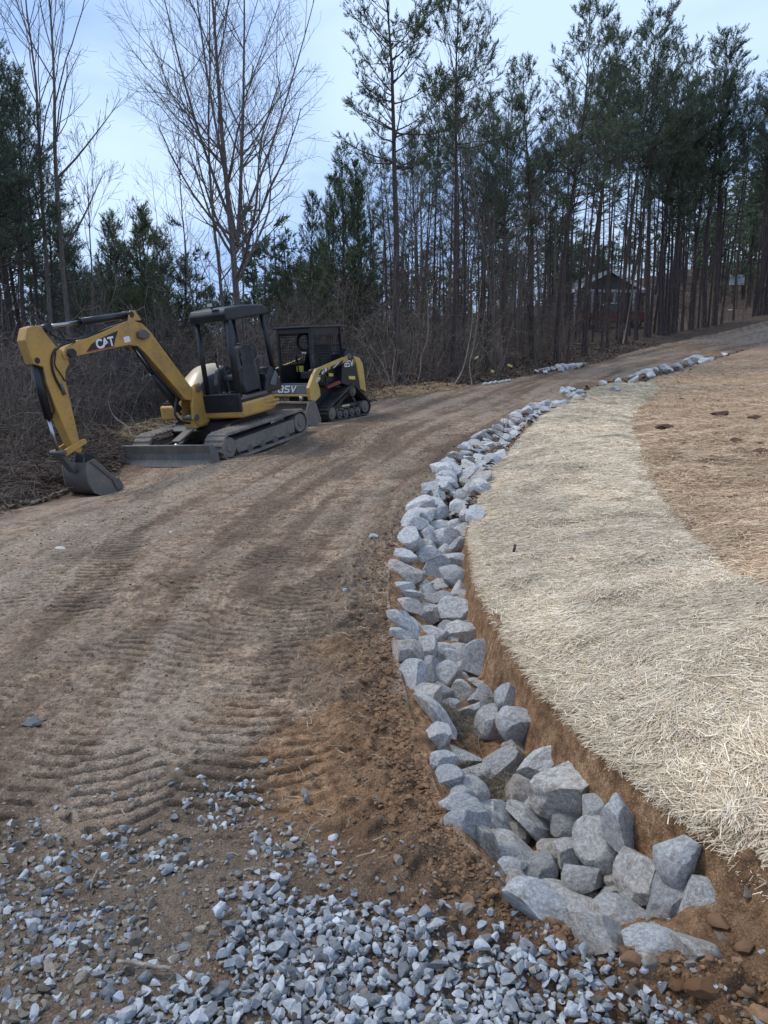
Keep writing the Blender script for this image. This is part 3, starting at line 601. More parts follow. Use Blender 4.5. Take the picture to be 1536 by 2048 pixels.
# lumps of soil along the ditch and the brush edge
def scatter_clods(name, X, Y, R, col, label, sub=2):
    g = rngS.uniform(.65, 1.2, len(X))[:, None]*np.array([col])
    tag(rocks_merged(name, np.column_stack([X, Y, gz_at(X, Y)+R*.25]), R, sub, rngS, g, M['clod'], noise=.12, planes=5), label, 'soil', kind='stuff')
n = 6500; Y = np.exp(rngS.uniform(math.log(1.6), math.log(8), n)); X = xl(Y)-np.abs(rngS.normal(0, .13, n))-.02; R = np.clip(rngS.lognormal(math.log(.0042), .6, n), .002, .024)
ne = 4200; X2 = rngS.normal(1.25, .26, ne); Y2 = rngS.normal(1.42, .2, ne); k = (X2 > xr(Y2)+.0) | (Y2 < 1.6); X2, Y2 = X2[k], Y2[k]; R2 = np.clip(rngS.lognormal(math.log(.006), .6, len(X2)), .002, .028)
scatter_clods('soil_crumbs', np.r_[X, X2], np.r_[Y, Y2], np.r_[R, R2], (.22, .13, .072), 'loose crumbs of orange-brown soil along the lip of the ditch')
n = 22000; X = rngS.uniform(-3.6, 1.5, n); Y = np.exp(rngS.uniform(math.log(1.7), math.log(14), n)); k = (X < xl(Y)-.1); X, Y = X[k], Y[k]; R = np.clip(rngS.lognormal(math.log(.0028), .55, len(X)), .0015, .009)*np.interp(Y, [2, 14], [1, 2.2])
scatter_clods('road_crumbs', X, Y, R, (.27, .19, .125), 'small crumbs of dried mud scattered over the dirt road', 1)
n = 700; X = rngS.uniform(0, 1, n); Y = rngS.uniform(1.9, 6, n); X = xr(Y)-.10*X; R = rngS.uniform(.006, .02, n)
g = rngS.uniform(.7, 1.1, n)[:, None]*np.array([(.24, .125, .055)])
for px, py, w, lb in [(1095,1757,62,'orange clod of clay wedged among the ditch rocks'),(1262,1922,54,'tan rounded clod of clay in front of the long low slab'),(1405,1985,90,'dark brown lump of clay at the near right corner'),
  (1355,1975,60,'tan lump of clay left of the dark brown one'),(1440,1850,70,'reddish clod of clay right of the pyramid shaped rock'),(1328,1925,36,'small brown clod behind the tan rounded one'),(1490,1900,60,'brown clod of clay below the straw edge by the frame side')]:
    o = lone(px, py, w*.8, lb, 1.1, 'clay_clod', 'clod', None); o.data.materials.clear(); o.data.materials.append(M['clod']); color_attr(o.data, 'tint', np.tile([.235, .135, .075] if 'dark' not in lb else [.17, .088, .042], (len(o.data.vertices), 1)))
n = 2600; Xb = rngS.uniform(1.5, 12, n); Yb = rngS.uniform(4, 30, n); pxb, pyb, _ = project(np.column_stack([Xb, Yb, H0(Xb, Yb)])); kb = (poly_sd(Xb, Yb, BROWN) < -.1) & (fbm(Xb*1.1, Yb*1.1, 77, 3) < .05) & (pxb < 1700); Xb, Yb = Xb[kb], Yb[kb]
Rb = np.clip(rngS.lognormal(math.log(.018), .5, len(Xb)), .006, .06)
tag(rocks_merged('earth_lumps', np.column_stack([Xb, Yb, gz_at(Xb, Yb)-Rb*.05]), Rb, 2, rngS, rngS.uniform(.7, 1.3, len(Xb))[:, None]*np.array([(.20, .115, .07)]), M['clod'], noise=.12, planes=5), 'small earth lumps showing through the brown straw', 'soil', kind='stuff')
for px, py, w, lb in [(1330,858,42,'dark brown clod poking out of the straw above the pale band'),(1475,885,40,'largest dark clod of earth on the brown straw slope'),(1525,905,36,'dark clod at the side of the frame on the brown straw'),(1345,740,16,'small red-brown clod high on the straw slope'),
   (1508,838,34,'dark clod above the largest one on the brown straw'),(1440,832,40,'flat dark clod left of the upper clod on the straw slope'),(1500,1000,22,'small clod low on the brown straw slope'),(1410,938,26,'low clod in the middle of the brown straw')]:
    o = lone(px, py, w*.95, lb, .75, 'earth_clod', 'clod', None); o.data.materials.clear(); o.data.materials.append(M['clod']); color_attr(o.data, 'tint', np.tile([.13, .075, .05], (len(o.data.vertices), 1)))
# ---------------------------------------------------------------- straw, twigs, leaves
rngW = np.random.default_rng(5)
def strands(name, P, L, W, yaw, pitch, tint, mat, bend=.15, rng=rngW, thick=True):
    """n bent strands, each a creased ribbon of two segments (a shallow V in section)"""
    n = len(P); d = np.stack([np.cos(yaw)*np.cos(pitch), np.sin(yaw)*np.cos(pitch), np.sin(pitch)], -1)
    s = np.stack([-np.sin(yaw), np.cos(yaw), np.zeros(n)], -1); u = np.cross(d, s)
    bd = rng.normal(0, bend, n)[:, None]*L[:, None]; bu = rng.normal(0, bend*.5, n)[:, None]*L[:, None]
    mid = P+s*bd*.5+u*np.abs(bu)*.4; a = P-d*L[:, None]/2; b = P+d*L[:, None]/2
    roll = rng.uniform(-.9, .9, n)[:, None]; w = (s*np.cos(roll)+u*np.sin(roll))*W[:, None]/2; up = u*W[:, None]*.35
    V = np.stack([a-w, a+up*.6, a+w, mid-w, mid+up, mid+w, b-w*.6, b+up*.4, b+w*.6], 1).reshape(-1, 3)
    q = np.array([[0, 1, 4, 3], [1, 2, 5, 4], [3, 4, 7, 6], [4, 5, 8, 7]]); F = (q[None]+(np.arange(n)*9)[:, None, None]).reshape(-1, 4)
    me = mesh_np(name, V, F, False, [mat]); color_attr(me, 'tint', np.repeat(tint, 9, 0)); return link(name, me)
def straw_field(poly, n, rmax, lo, hi, keepf, seed, layers=.03, edge=-.045):
    rg = np.random.default_rng(seed)
    r = np.exp(rg.uniform(math.log(1.6), math.log(rmax), n)); t = np.where(rg.random(n) < .62, rg.uniform(-.05, .60, n), rg.uniform(.60, 1.35, n)); X = r*np.sin(t); Y = r*np.cos(t)
    sd = poly_sd(X, Y, poly)+fbm(X*5, Y*5, 9, 3)*.04; k = (sd < edge) & keepf(X, Y, rg); X, Y, r = X[k], Y[k], r[k]; m = len(X)
    sx = Hfull(X, Y); e = .05; gxn = (H0(X+e, Y)-H0(X-e, Y))/(2*e); gyn = (H0(X, Y+e)-H0(X, Y-e))/(2*e)
    yaw = rg.uniform(0, 6.28, m); mz = fbm(X*2.2, Y*2.2, seed, 2); yaw = np.where(rg.random(m) < .45, .5+mz*2.2+rg.normal(0, .35, m), yaw)
    L = rg.uniform(.05, .15, m)*np.where(rg.random(m) < .12, 1.6, 1)*np.interp(r, [2, 6, 20], [.75, .95, 1.1]); W = rg.uniform(.0022, .0042, m)*np.interp(r, [1.5, 5, 12, 30], [.9, 1.05, 1.6, 2.6])
    pit = np.arctan(gxn*np.cos(yaw)+gyn*np.sin(yaw))+rg.normal(0, .12, m)
    Z = sx+rg.uniform(.002, layers, m)
    c = rg.random(m)[:, None]; tint = np.array([lo])*(1-c)+np.array([hi])*c; tint *= (rg.uniform(.72, 1.12, m)*np.clip(1+.38*fbm(X*1.4, Y*1.4, seed+5, 4), .6, 1.3))[:, None]
    return np.column_stack([X, Y, Z]), L, W, yaw, pit, tint, rg
P, L, W, ya, pi_, ti, rg = straw_field(PALE, 1300000, 24, (.57, .43, .27), (.98, .86, .67), lambda X, Y, g: g.random(len(X)) < np.interp(np.hypot(X, Y), [1.6, 4, 9, 20], [.9, 1, 1, .55]), 31)
tag(strands('pale_straw', P, L, W, ya, pi_, ti, M['straw'], rng=rg), 'thick pale straw mulch covering the strip beside the ditch', 'straw', kind='stuff')
P, L, W, ya, pi_, ti, rg = straw_field(BROWN, 1150000, 36, (.46, .30, .18), (.90, .71, .48), lambda X, Y, g: g.random(len(X)) < .55*sstep(-.75, .1, fbm(X*1.1, Y*1.1, 77, 3)), 32, edge=.03)
tag(strands('brown_straw', P, L, W, ya, pi_, ti, M['straw'], rng=rg), 'thinner golden brown straw over reddish soil on the upper bank', 'straw', kind='stuff')
# straw hanging over the cut wall
n = 8500; Y = np.exp(rngW.uniform(math.log(1.75), math.log(9), n)); k0 = rngW.uniform(.0, .09, n); X = xr(Y)+k0
Z = np.where(k0 > 0, H0(X, Y), H0(xr(Y)+.02, Y)-.02-np.abs(k0)*rngW.uniform(.2, 1.6, n))+rngW.uniform(0, .03, n)
ya = math.pi+rngW.normal(0, .75, n); pit = np.where(k0 > 0, rngW.normal(.1, .25, n), rngW.normal(.6, .35, n))*-1.0
c = rngW.random(n)[:, None]; ti = (np.array([(.56, .42, .26)])*(1-c)+np.array([(.98, .85, .64)])*c)*rngW.uniform(.7, 1.1, n)[:, None]
tag(strands('overhanging_straw', np.column_stack([X, Y, Z]), rngW.uniform(.04, .12, n), rngW.uniform(.0022, .004, n), ya, pit, ti, M['straw']), 'straw strands hanging over the cut edge of the ditch', 'straw', kind='stuff')
# stray straw on the road and dry grass in the ditch
n = 1500; X = rngW.normal(0, 1, n); cx = hits([(620,1260),(690,1260),(600,1330),(500,1240),(680,1500),(800,1250),(480,1500),(750,1180)]); kk = rngW.integers(0, len(cx), n); X = cx[kk, 0]+rngW.normal(0, .35, n); Y = cx[kk, 1]+rngW.normal(0, .45, n)
k = (X < xl(Y)-.02); X, Y = X[k], Y[k]; n = len(X)
tag(strands('stray_straw', np.column_stack([X, Y, gz_at(X, Y)+.004]), rngW.uniform(.02, .08, n), rngW.uniform(.0015, .003, n), rngW.uniform(0, 6.28, n), rngW.normal(0, .1, n), rngW.uniform(.25, .55, n)[:, None]*np.array([[1, .86, .62]]), M['straw']), 'stray bits of straw trodden into the road', 'straw', kind='stuff')
gp = hit([915, 890, 940, 975, 1000, 985, 870], [1465, 1440, 1480, 1590, 1600, 1420, 1120], H); n = 1900; kk = rngW.integers(0, len(gp), n)
Pg = gp[kk]+rngW.normal(0, 1, (n, 3))*np.array([.055, .07, .01]); Pg[:, 2] = H(Pg[:, 0], Pg[:, 1])+rngW.uniform(.0, .07, n)
tag(strands('dry_grass', Pg, rngW.uniform(.05, .16, n), rngW.uniform(.0012, .0022, n), rngW.uniform(0, 6.28, n), rngW.normal(.3, .5, n), rngW.uniform(.08, .34, n)[:, None]*np.array([[1, .85, .62]]), M['twig'], bend=.4), 'tufts of dry grass and rootlets in the ditch bottom', 'grass', kind='stuff')
# straw over the two patches beyond the road
for k_, (pp, n) in enumerate(((STRAW_PATCH[0], 16000), (STRAW_PATCH[1], 30000))):
    lo, hi = pp.min(0)-.6, pp.max(0)+.6; X = rngW.uniform(lo[0], hi[0], n); Y = rngW.uniform(lo[1], hi[1], n); sd = poly_sd(X, Y, pp)+.5*fbm(X*2, Y*2, 95, 3); k = sd < rngW.uniform(-.3, .3, n); X, Y = X[k], Y[k]; n = len(X)
    c = rngW.random(n)[:, None]; ti = (np.array([(.33, .21, .11)])*(1-c)+np.array([(.62, .46, .28)])*c)
    tag(strands('roadside_straw', np.column_stack([X, Y, gz_at(X, Y)+rngW.uniform(0, .06, n)]), rngW.uniform(.1, .25, n), rngW.uniform(.006, .01, n), rngW.uniform(0, 6.28, n), rngW.normal(0, .25, n), ti, M['straw']),
        ('patch of tan straw behind the excavator', 'strip of tan straw between the loader and the wood')[k_], 'straw', kind='stuff')
# leaves and broken twigs on the woodland edge
n = 90000; r = np.exp(rngW.uniform(math.log(7.5), math.log(45), n)); t = rngW.uniform(-.56, .56, n); X = r*np.sin(t); Y = r*np.cos(t)
rd = poly_sd(X, Y, ROADP); st = np.minimum(poly_sd(X, Y, PALE), poly_sd(X, Y, BROWN)); k = (rd > .05) & (st > 0) & (rd < 9); X, Y, r = X[k], Y[k], r[k]; n = len(X)
c = rngW.random(n)[:, None]; ti = (np.array([(.05, .033, .024)])*(1-c)+np.array([(.26, .18, .12)])*c)*rngW.uniform(.6, 1.3, n)[:, None]
tag(strands('leaf_litter', np.column_stack([X, Y, gz_at(X, Y)+rngW.uniform(0, .05, n)]), rngW.uniform(.05, .12, n), rngW.uniform(.03, .07, n)*np.interp(r, [8, 40], [.8, 1.5]), rngW.uniform(0, 6.28, n), rngW.normal(0, .5, n), ti, M['leaf'], bend=.3), 'brown dead leaves covering the woodland edge', 'leaves', kind='stuff')
n = 26000; k0 = rngW.random(n) < .5
Y = np.where(k0, rngW.uniform(6, 13.5, n), np.exp(rngW.uniform(math.log(12), math.log(45), n))); X = np.where(k0, rngW.uniform(-8.5, -3.4, n), Y*np.tan(rngW.uniform(-.5, .55, n)))
rd = poly_sd(X, Y, ROADP); st = np.minimum(poly_sd(X, Y, PALE), poly_sd(X, Y, BROWN)); k = (rd > .15) & (st > .2) & (rd < 5); X, Y = X[k], Y[k]; n = len(X)
g_ = rngW.uniform(.35, 1.3, n)[:, None]*np.array([[.13, .098, .078]])
tag(strands('brush_twigs', np.column_stack([X, Y, gz_at(X, Y)+np.abs(rngW.normal(.0, .10, n))]), rngW.uniform(.15, .7, n), rngW.uniform(.006, .014, n), rngW.uniform(0, 6.28, n), rngW.normal(.1, .3, n), g_, M['twig'], bend=.25), 'broken twigs and brush pushed to the road edge', 'twigs', kind='stuff')
# ---------------------------------------------------------------- machines
M['cat_yellow'] = mat_paint('weathered_yellow', (.51, .29, .066), amt=.55, rough=.42, chips=(.12, .065, .03))
M['asv_yellow'] = mat_paint('loader_yellow', (.54, .36, .10), amt=.45, rough=.45)
M['black_paint'] = mat_paint('black_paint', (.012, .014, .018), (.07, .06, .052), .28, .35)
M['rubber'] = mat_paint('muddy_rubber', (.13, .115, .10), (.28, .23, .18), 1.0, .85)
M['rubber2'] = mat_paint('dark_rubber', (.03, .028, .027), (.16, .13, .10), .6, .8)
M['mud_steel'] = mat_paint('muddy_steel', (.14, .125, .11), (.25, .20, .155), .9, .75)
M['steel'] = mat_paint('worn_steel', (.13, .12, .11), (.16, .12, .09), .6, .55, .3)
M['chrome'] = mat_flat('chrome_rod', (.42, .42, .42), .32, 1.0)
M['blade_grey'] = mat_paint('blade_paint', (.10, .10, .095), (.23, .19, .145), .85, .6)
M['cream'] = mat_paint('cream_hood', (.62, .50, .33), amt=.25, rough=.3)
M['white_mark'] = mat_flat('white_marking', (.80, .80, .78), .5)
M['red_mark'] = mat_flat('red_marking', (.45, .03, .03), .5)
M['red_oxide'] = mat_paint('red_rail', (.22, .03, .025), amt=.4)
M['seat'] = mat_paint('seat_vinyl', (.035, .036, .04), (.2, .18, .15), .4, .7)
M['dark'] = mat_flat('dark_inside', (.008, .008, .009), .8)
M['lens'] = mat_flat('lamp_lens', (.5, .5, .48), .15)
M['green_mark'] = mat_flat('yellow_green_marking', (.55, .60, .12), .5)
M['yellow_decal'] = mat_flat('yellow_decal', (.65, .55, .10), .5)
M['grey_panel'] = mat_paint('grey_panel', (.10, .115, .13), (.30, .25, .18), .35, .5)
class MB:
    def __init__(s): s.bm = bmesh.new()
    def box(s, a, b, bev=0.0):
        a = np.minimum(a, b).astype(float), np.maximum(a, b).astype(float); lo, hi = a
        v = [s.bm.verts.new((x, y, z)) for x in (lo[0], hi[0]) for y in (lo[1], hi[1]) for z in (lo[2], hi[2])]
        for f in ((0, 1, 3, 2), (4, 6, 7, 5), (0, 4, 5, 1), (2, 3, 7, 6), (0, 2, 6, 4), (1, 5, 7, 3)): s.bm.faces.new([v[i] for i in f])
        return s
    def prism(s, pts, y0, y1, axis=1):
        """outline in the plane across `axis`, extruded between y0 and y1"""
        def mk(p, y): 
            q = [p[0], p[1]]; q.insert(axis, y); return s.bm.verts.new(q)
        A_ = [mk(p, y0) for p in pts]; B_ = [mk(p, y1) for p in pts]; n = len(pts)
        s.bm.faces.new(A_); s.bm.faces.new(B_[::-1])
        for i in range(n): s.bm.faces.new([A_[i], B_[i], B_[(i+1) % n], A_[(i+1) % n]])
        return s
    def cyl(s, p0, p1, r, r1=None, n=16, cap=True):
        p0, p1 = Vector(p0), Vector(p1); r1 = r if r1 is None else r1; d = (p1-p0).normalized()
        a = d.orthogonal().normalized(); b = d.cross(a)
        A_ = [s.bm.verts.new(p0+(a*math.cos(t)+b*math.sin(t))*r) for t in np.linspace(0, 2*math.pi, n, endpoint=False)]
        B_ = [s.bm.verts.new(p1+(a*math.cos(t)+b*math.sin(t))*r1) for t in np.linspace(0, 2*math.pi, n, endpoint=False)]
        for i in range(n): f = s.bm.faces.new([A_[i], A_[(i+1) % n], B_[(i+1) % n], B_[i]]); f.smooth = True
        if cap: s.bm.faces.new(A_[::-1]); s.bm.faces.new(B_)
        return s
    def tube(s, path, r, n=8):
        P = [Vector(p) for p in path]; rings = []; up = None
        for i, p in enumerate(P):
            d = (P[min(i+1, len(P)-1)]-P[max(i-1, 0)]).normalized()
            a = (up-d*up.dot(d)).normalized() if up is not None and (up-d*up.dot(d)).length > 1e-4 else d.orthogonal().normalized(); up = a; b = d.cross(a)
            rings.append([s.bm.verts.new(p+(a*math.cos(t)+b*math.sin(t))*r) for t in np.linspace(0, 2*math.pi, n, endpoint=False)])
        for A_, B_ in zip(rings, rings[1:]):
            for i in range(n): f = s.bm.faces.new([A_[i], A_[(i+1) % n], B_[(i+1) % n], B_[i]]); f.smooth = True
        s.bm.faces.new(rings[0][::-1]); s.bm.faces.new(rings[-1]); return s
    def bar(s, p0, p1, w, h, up=(0, 0, 1)):
        p0, p1 = Vector(p0), Vector(p1); d = (p1-p0).normalized(); u = Vector(up); a = d.cross(u).normalized()*w/2; b = a.cross(d).normalized()*h/2
        v = [s.bm.verts.new(p+x*a+y*b) for p in (p0, p1) for x, y in ((-1, -1), (1, -1), (1, 1), (-1, 1))]
        for f in ((3, 2, 1, 0), (4, 5, 6, 7), (0, 1, 5, 4), (1, 2, 6, 5), (2, 3, 7, 6), (3, 0, 4, 7)): s.bm.faces.new([v[i] for i in f])
        return s
    def sheet(s, grid):
        V = [[s.bm.verts.new(p) for p in row] for row in grid]
        for i in range(len(V)-1):
            for j in range(len(V[0])-1): f = s.bm.faces.new([V[i][j], V[i][j+1], V[i+1][j+1], V[i+1][j]]); f.smooth = True
        return s
    def build(s, name, mat, parent, bev=0.0, segs=2, label=None):
        bmesh.ops.recalc_face_normals(s.bm, faces=s.bm.faces)
        me = bpy.data.meshes.new(name); s.bm.to_mesh(me); s.bm.free(); me.materials.append(mat)
        o = link(name, me, parent)
        if bev:
            m = o.modifiers.new('bevel', 'BEVEL'); m.width = bev; m.segments = segs; m.limit_method = 'ANGLE'; m.angle_limit = math.radians(35); m.harden_normals = False
        if label: o['label'] = label
        return o
def measure(fr, pts, y):
    R, O = fr; o = (np.array([0, 0, CAMZ])-O)@R; out = []
    for p in pts:
        r = ray(*p)@R; t = (y-o[1])/r[1]; out.append((float(o[0]+r[0]*t), float(o[2]+r[2]*t)))
    return out
def set_frame(o, fr):
    R, O = fr; o.matrix_world = Matrix([[*R[0], O[0]], [*R[1], O[1]], [*R[2], O[2]], [0, 0, 0, 1]])
def text_part(txt, size, mat, parent, name, M4, extrude=.002, spacing=1.0, shear=0.0, bold=.0):
    cu = bpy.data.curves.new('t', 'FONT'); cu.body = txt; cu.size = size; cu.extrude = extrude; cu.align_x = 'CENTER'; cu.align_y = 'CENTER'
    cu.space_character = spacing; cu.shear = shear; cu.offset = bold; to = bpy.data.objects.new('t', cu); COL.objects.link(to)
    dg = bpy.context.evaluated_depsgraph_get(); me = bpy.data.meshes.new_from_object(to.evaluated_get(dg)); bpy.data.objects.remove(to)
    me.transform(M4); me.materials.clear(); me.materials.append(mat); me.name = name; return link(name, me, parent)
def face_y(x, y, z, ang=0.0):      # text lying on a left-hand side face: reads from front(x+) to back; seen from +y, x+ is to the left
    return Matrix.Translation((x, y, z))@Matrix.Rotation(ang, 4, 'Y')@Matrix(((-1, 0, 0, 0), (0, 0, 1, 0), (0, 1, 0, 0), (0, 0, 0, 1)))
def track_loop(ctr, rad, n=10):
    """closed belt outline round wheels given as (x, z) centres with radii (convex, counter-clockwise)"""
    out = []; m = len(ctr)
    for i in range(m):
        p, c, q = np.array(ctr[i-1]), np.array(ctr[i]), np.array(ctr[(i+1) % m]); rp, rc, rq = rad[i-1], rad[i], rad[(i+1) % m]
        def nrm(a, ra, b, rb):
            d = b-a; L = np.hypot(*d); d = d/L; k = (ra-rb)/L; nn = np.array([d[1], -d[0]]); return nn*math.sqrt(max(0, 1-k*k))+d*k
        n0 = nrm(p, rp, c, rc); n1 = nrm(c, rc, q, rq); a0 = math.atan2(n0[1], n0[0]); a1 = math.atan2(n1[1], n1[0])
        while a1 < a0-1e-6: a1 += 2*math.pi
        for t in np.linspace(a0, a1, n): out.append(c+rc*np.array([math.cos(t), math.sin(t)]))
    return np.array(out)
def rubber_track(parent, ctr, rad, y0, y1, mat, pitch=.1, lug=.022, th=.035, name='track', edge_teeth=True):
    P = track_loop(ctr, rad); P = np.vstack([P, P[:1]]); s = np.r_[0, np.cumsum(np.hypot(*np.diff(P, axis=0).T))]; n = int(round(s[-1]/pitch)); L = s[-1]
    def at(u): u = u % L; return np.array([np.interp(u, s, P[:, 0]), np.interp(u, s, P[:, 1])])
    mb = MB(); N = n*4; ring = []
    for i in range(N):
        u = L*i/N; p = at(u); t = at(u+.01)-at(u-.01); t /= max(np.hypot(*t), 1e-9); nn = np.array([t[1], -t[0]]); ph = i % 4
        ring.append((p, nn, ph in (0, 1)))
    rows = []
    for p, nn, lu in ring:
        o = p+nn*(th/2+(lug if lu else 0)); q = p-nn*th/2
        e = .02
        rows.append([mb.bm.verts.new(v) for v in ((q[0], y0, q[1]), ((p+nn*th/2)[0], y0, (p+nn*th/2)[1]), (o[0], y0+e, o[1]), (o[0], y1-e, o[1]), ((p+nn*th/2)[0], y1, (p+nn*th/2)[1]), (q[0], y1, q[1]))])
    for i in range(N):
        A_, B_ = rows[i], rows[(i+1) % N]
        for j in range(6): mb.bm.faces.new([A_[j], A_[(j+1) % 6], B_[(j+1) % 6], B_[j]])
    if edge_teeth:
        for i in range(n):
            u = L*i/n; p = at(u); t = at(u+.01)-at(u-.01); t /= max(np.hypot(*t), 1e-9); nn = np.array([t[1], -t[0]]); c = p-nn*(th/2+.012)
            ym = (y0+y1)/2; mb.bar((c[0], ym-.05, c[1]), (c[0], ym+.05, c[1]), .04, .03, (nn[0], 0, nn[1]))
    return mb.build(name, mat, parent)
def wheel(mb, x, z, r, y0, y1, n=20): return mb.cyl((x, y0, z), (x, y1, z), r, n=n)
def letters(parent, s, put, up):
    """three rounded lower-case letters drawn as strokes"""
    G_ = [([(0,.9),(.5,.9),(.62,.78),(.62,0)], [(.62,.5),(.1,.5),(0,.4),(0,.1),(.1,0),(.62,0)]), ([(.62,.9),(.1,.9),(0,.8),(0,.55),(.1,.47),(.5,.45),(.62,.36),(.62,.1),(.5,0),(0,0)],), ([(0,.9),(.31,0),(.62,.9)],)]
    for i, g_ in enumerate(G_):
        o = MB()
        for st_ in g_:
            P_ = [Vector(put((a_+i*.95)*s, b_*s)) for a_, b_ in st_]
            for a_, b_ in zip(P_, P_[1:]): d_ = (b_-a_).normalized()*s*.07; o.bar(a_-d_, b_+d_, s*.2, .006, up)
        o.build('lettering', M['white_mark'], parent)
# ===== mini excavator
EX = (np.array([[-0.46702, 0.87736, -0.11017], [-0.87586, -0.47611, -0.07872], [-0.12152, 0.05973, 0.99079]]), np.array([-2.76, 13.07, 0.1332]))      # fitted to the ground under its tracks
ex = empty('mini_excavator'); set_frame(ex, EX)
tag(ex, 'yellow mini excavator with black canopy, arm lowered to the ground at the road edge', 'excavator')
for sgn in (1, -1):
    y0, y1 = (.59, .97) if sgn > 0 else (-.97, -.59)
    tr = rubber_track(ex, [(-.98, .235), (1.0, .215), (.98, .245), (-.98, .25)], [.20, .19, .19, .20], y0, y1, M['rubber'], pitch=.088)
    fr = MB(); yy0, yy1 = (.66, .93) if sgn > 0 else (-.93, -.66)
    fr.prism([(-.80, .10), (.80, .09), (.86, .30), (-.82, .33)], yy0, yy1); fr.build('track_frame', M['mud_steel'], ex, .015)
    for nm, x, z, r in (('sprocket', -.98, .24, .165), ('idler', 1.0, .225, .16)):
        w = MB(); wheel(w, x, z, r, yy0+.02, yy1+.012 if sgn > 0 else yy1-.02); wheel(w, x, z, r*.45, yy0-.005, yy1+.028)
        w.build(nm, M['mud_steel'], ex, .01)
    for x in (-.55, -.2, .15, .5): w = MB(); wheel(w, x, .10, .065, yy0+.02, yy1+.01, 14); w.build('roller', M['steel'], ex)
c = MB(); c.prism([(-.55, .28), (.55, .28), (.62, .42), (.45, .56), (-.45, .56), (-.6, .42)], -.62, .62); c.cyl((0, 0, .5), (0, 0, .60), .42, n=28); c.build('undercarriage', M['black_paint'], ex, .02)
# dozer blade
bx = 1.42; bl = empty('dozer_blade', parent=ex)
o = MB(); o.prism([(bx+.02, .0), (bx+.07, .02), (bx+.0, .12), (bx-.015, .22), (bx+.02, .355), (bx-.03, .36), (bx-.07, .22), (bx-.055, .1)], -.93, .95); o.build('blade_plate', M['blade_grey'], bl, .006)
o = MB(); o.box((bx+.022, -.928, -.02), (bx+.085, .948, .035)); o.build('cutting_edge', M['steel'], bl, .004)
for y in (-.935, .955):
    o = MB(); o.prism([(bx+.10, -.01), (bx-.12, .02), (bx-.10, .25), (bx-.01, .37), (bx+.03, .36)], y-.012, y+.012); o.build('end_plate', M['blade_grey'], bl)
for y in (-.33, .33): o = MB(); o.bar((bx-.06, y*1.5, .17), (.5, y, .30), .09, .11); o.build('push_arm', M['black_paint'], bl, .01)
o = MB(); o.cyl((bx-.08, 0, .26), (.75, 0, .40), .035); o.build('blade_rod', M['chrome'], bl)
o = MB(); o.bar((1.18, 0, .36), (.72, 0, .52), .17, .03); o.build('rod_guard', M['blade_grey'], bl, .005)
# house (slewing body)
def body_outline(front, half, tail, cy=.0):
    P = [(front, -half+.06), (front+.0, half-.06), (front-.05, half)]
    for t in np.linspace(0, math.pi, 19): P.append((-.10-math.sin(t)*(tail-.10), math.cos(t)*half))
    P.append((front-.05, -half)); return P
hb = MB(); hb.prism(body_outline(.52, .92, .97), .60, .845, axis=2); hb.build('house_panel', M['cat_yellow'], ex, .045, 3)
hb = MB()
for z0 in (.665, .735):                                            # pressed ribs on the side panel
    hb.prism([(-.12, .925), (-.50, .915), (-.50, .895), (-.12, .905)], z0, z0+.03, axis=2)
hb.build('panel_rib', M['cat_yellow'], ex, .006)
hb = MB(); hb.prism(body_outline(.47, .885, .93), .845, .885, axis=2); hb.build('skirt_line', M['black_paint'], ex, .01)
hb = MB(); hb.prism([(.50, .02), (.50, .90), (-.12, .90), (-.30, .86), (-.30, .02)], .885, .93, axis=2); hb.build('floor_deck', M['steel'], ex, .008)
hb = MB(); hb.box((.465, .04, .70), (.535, .90, 1.0)); hb.build('front_sill', M['black_paint'], ex, .02)
ec = MB(); ec.prism([(-.28, .88), (-.85, .62), (-.93, .25), (-.93, -.25), (-.8, -.62), (-.55, -.80), (.0, -.85), (.0, -.2), (-.28, -.2)], .88, 1.22, axis=2); ec.build('engine_cover', M['black_paint'], ex, .05, 3)
sp = MB(); sp.prism([(-.20, .885), (-.72, .885), (-.66, 1.10), (-.52, 1.30), (-.42, 1.32), (-.30, 1.15)], .60, .87); sp.build('rear_side_cover', M['black_paint'], ex, .03)
sp = MB(); sp.prism([(-.34, 1.02), (-.55, 1.24), (-.60, 1.16), (-.50, .98)], .872, .885); sp.build('side_cover_trim', M['grey_panel'], ex)
# cream right-hand hood
g = []
for i, x in enumerate(np.linspace(.42, -.55, 12)):
    k = (x-.42)/-.97; top = .93+.50*math.sin(min(1, k*1.25)*math.pi*.5)
    g.append([(x, -.12, .9)]+[(x, -.12-.72*q, .9+(top-.9)*(1-abs(2*q-1)**3.2)) for q in np.linspace(.02, .98, 10)]+[(x, -.86, .9)])
hd = MB(); hd.sheet(g); hd.sheet([[p for p in g[-1]], [(-.56, p[1], .9) for p in g[-1]]]); hd.build('hood', M['cream'], ex)
hd = MB(); hd.prism([(.44, .9), (.44, 1.02), (.30, 1.16), (.10, 1.27), (-.1, 1.30), (-.1, .9)], -.13, -.06); hd.build('hood_side', M['grey_panel'], ex, .02)
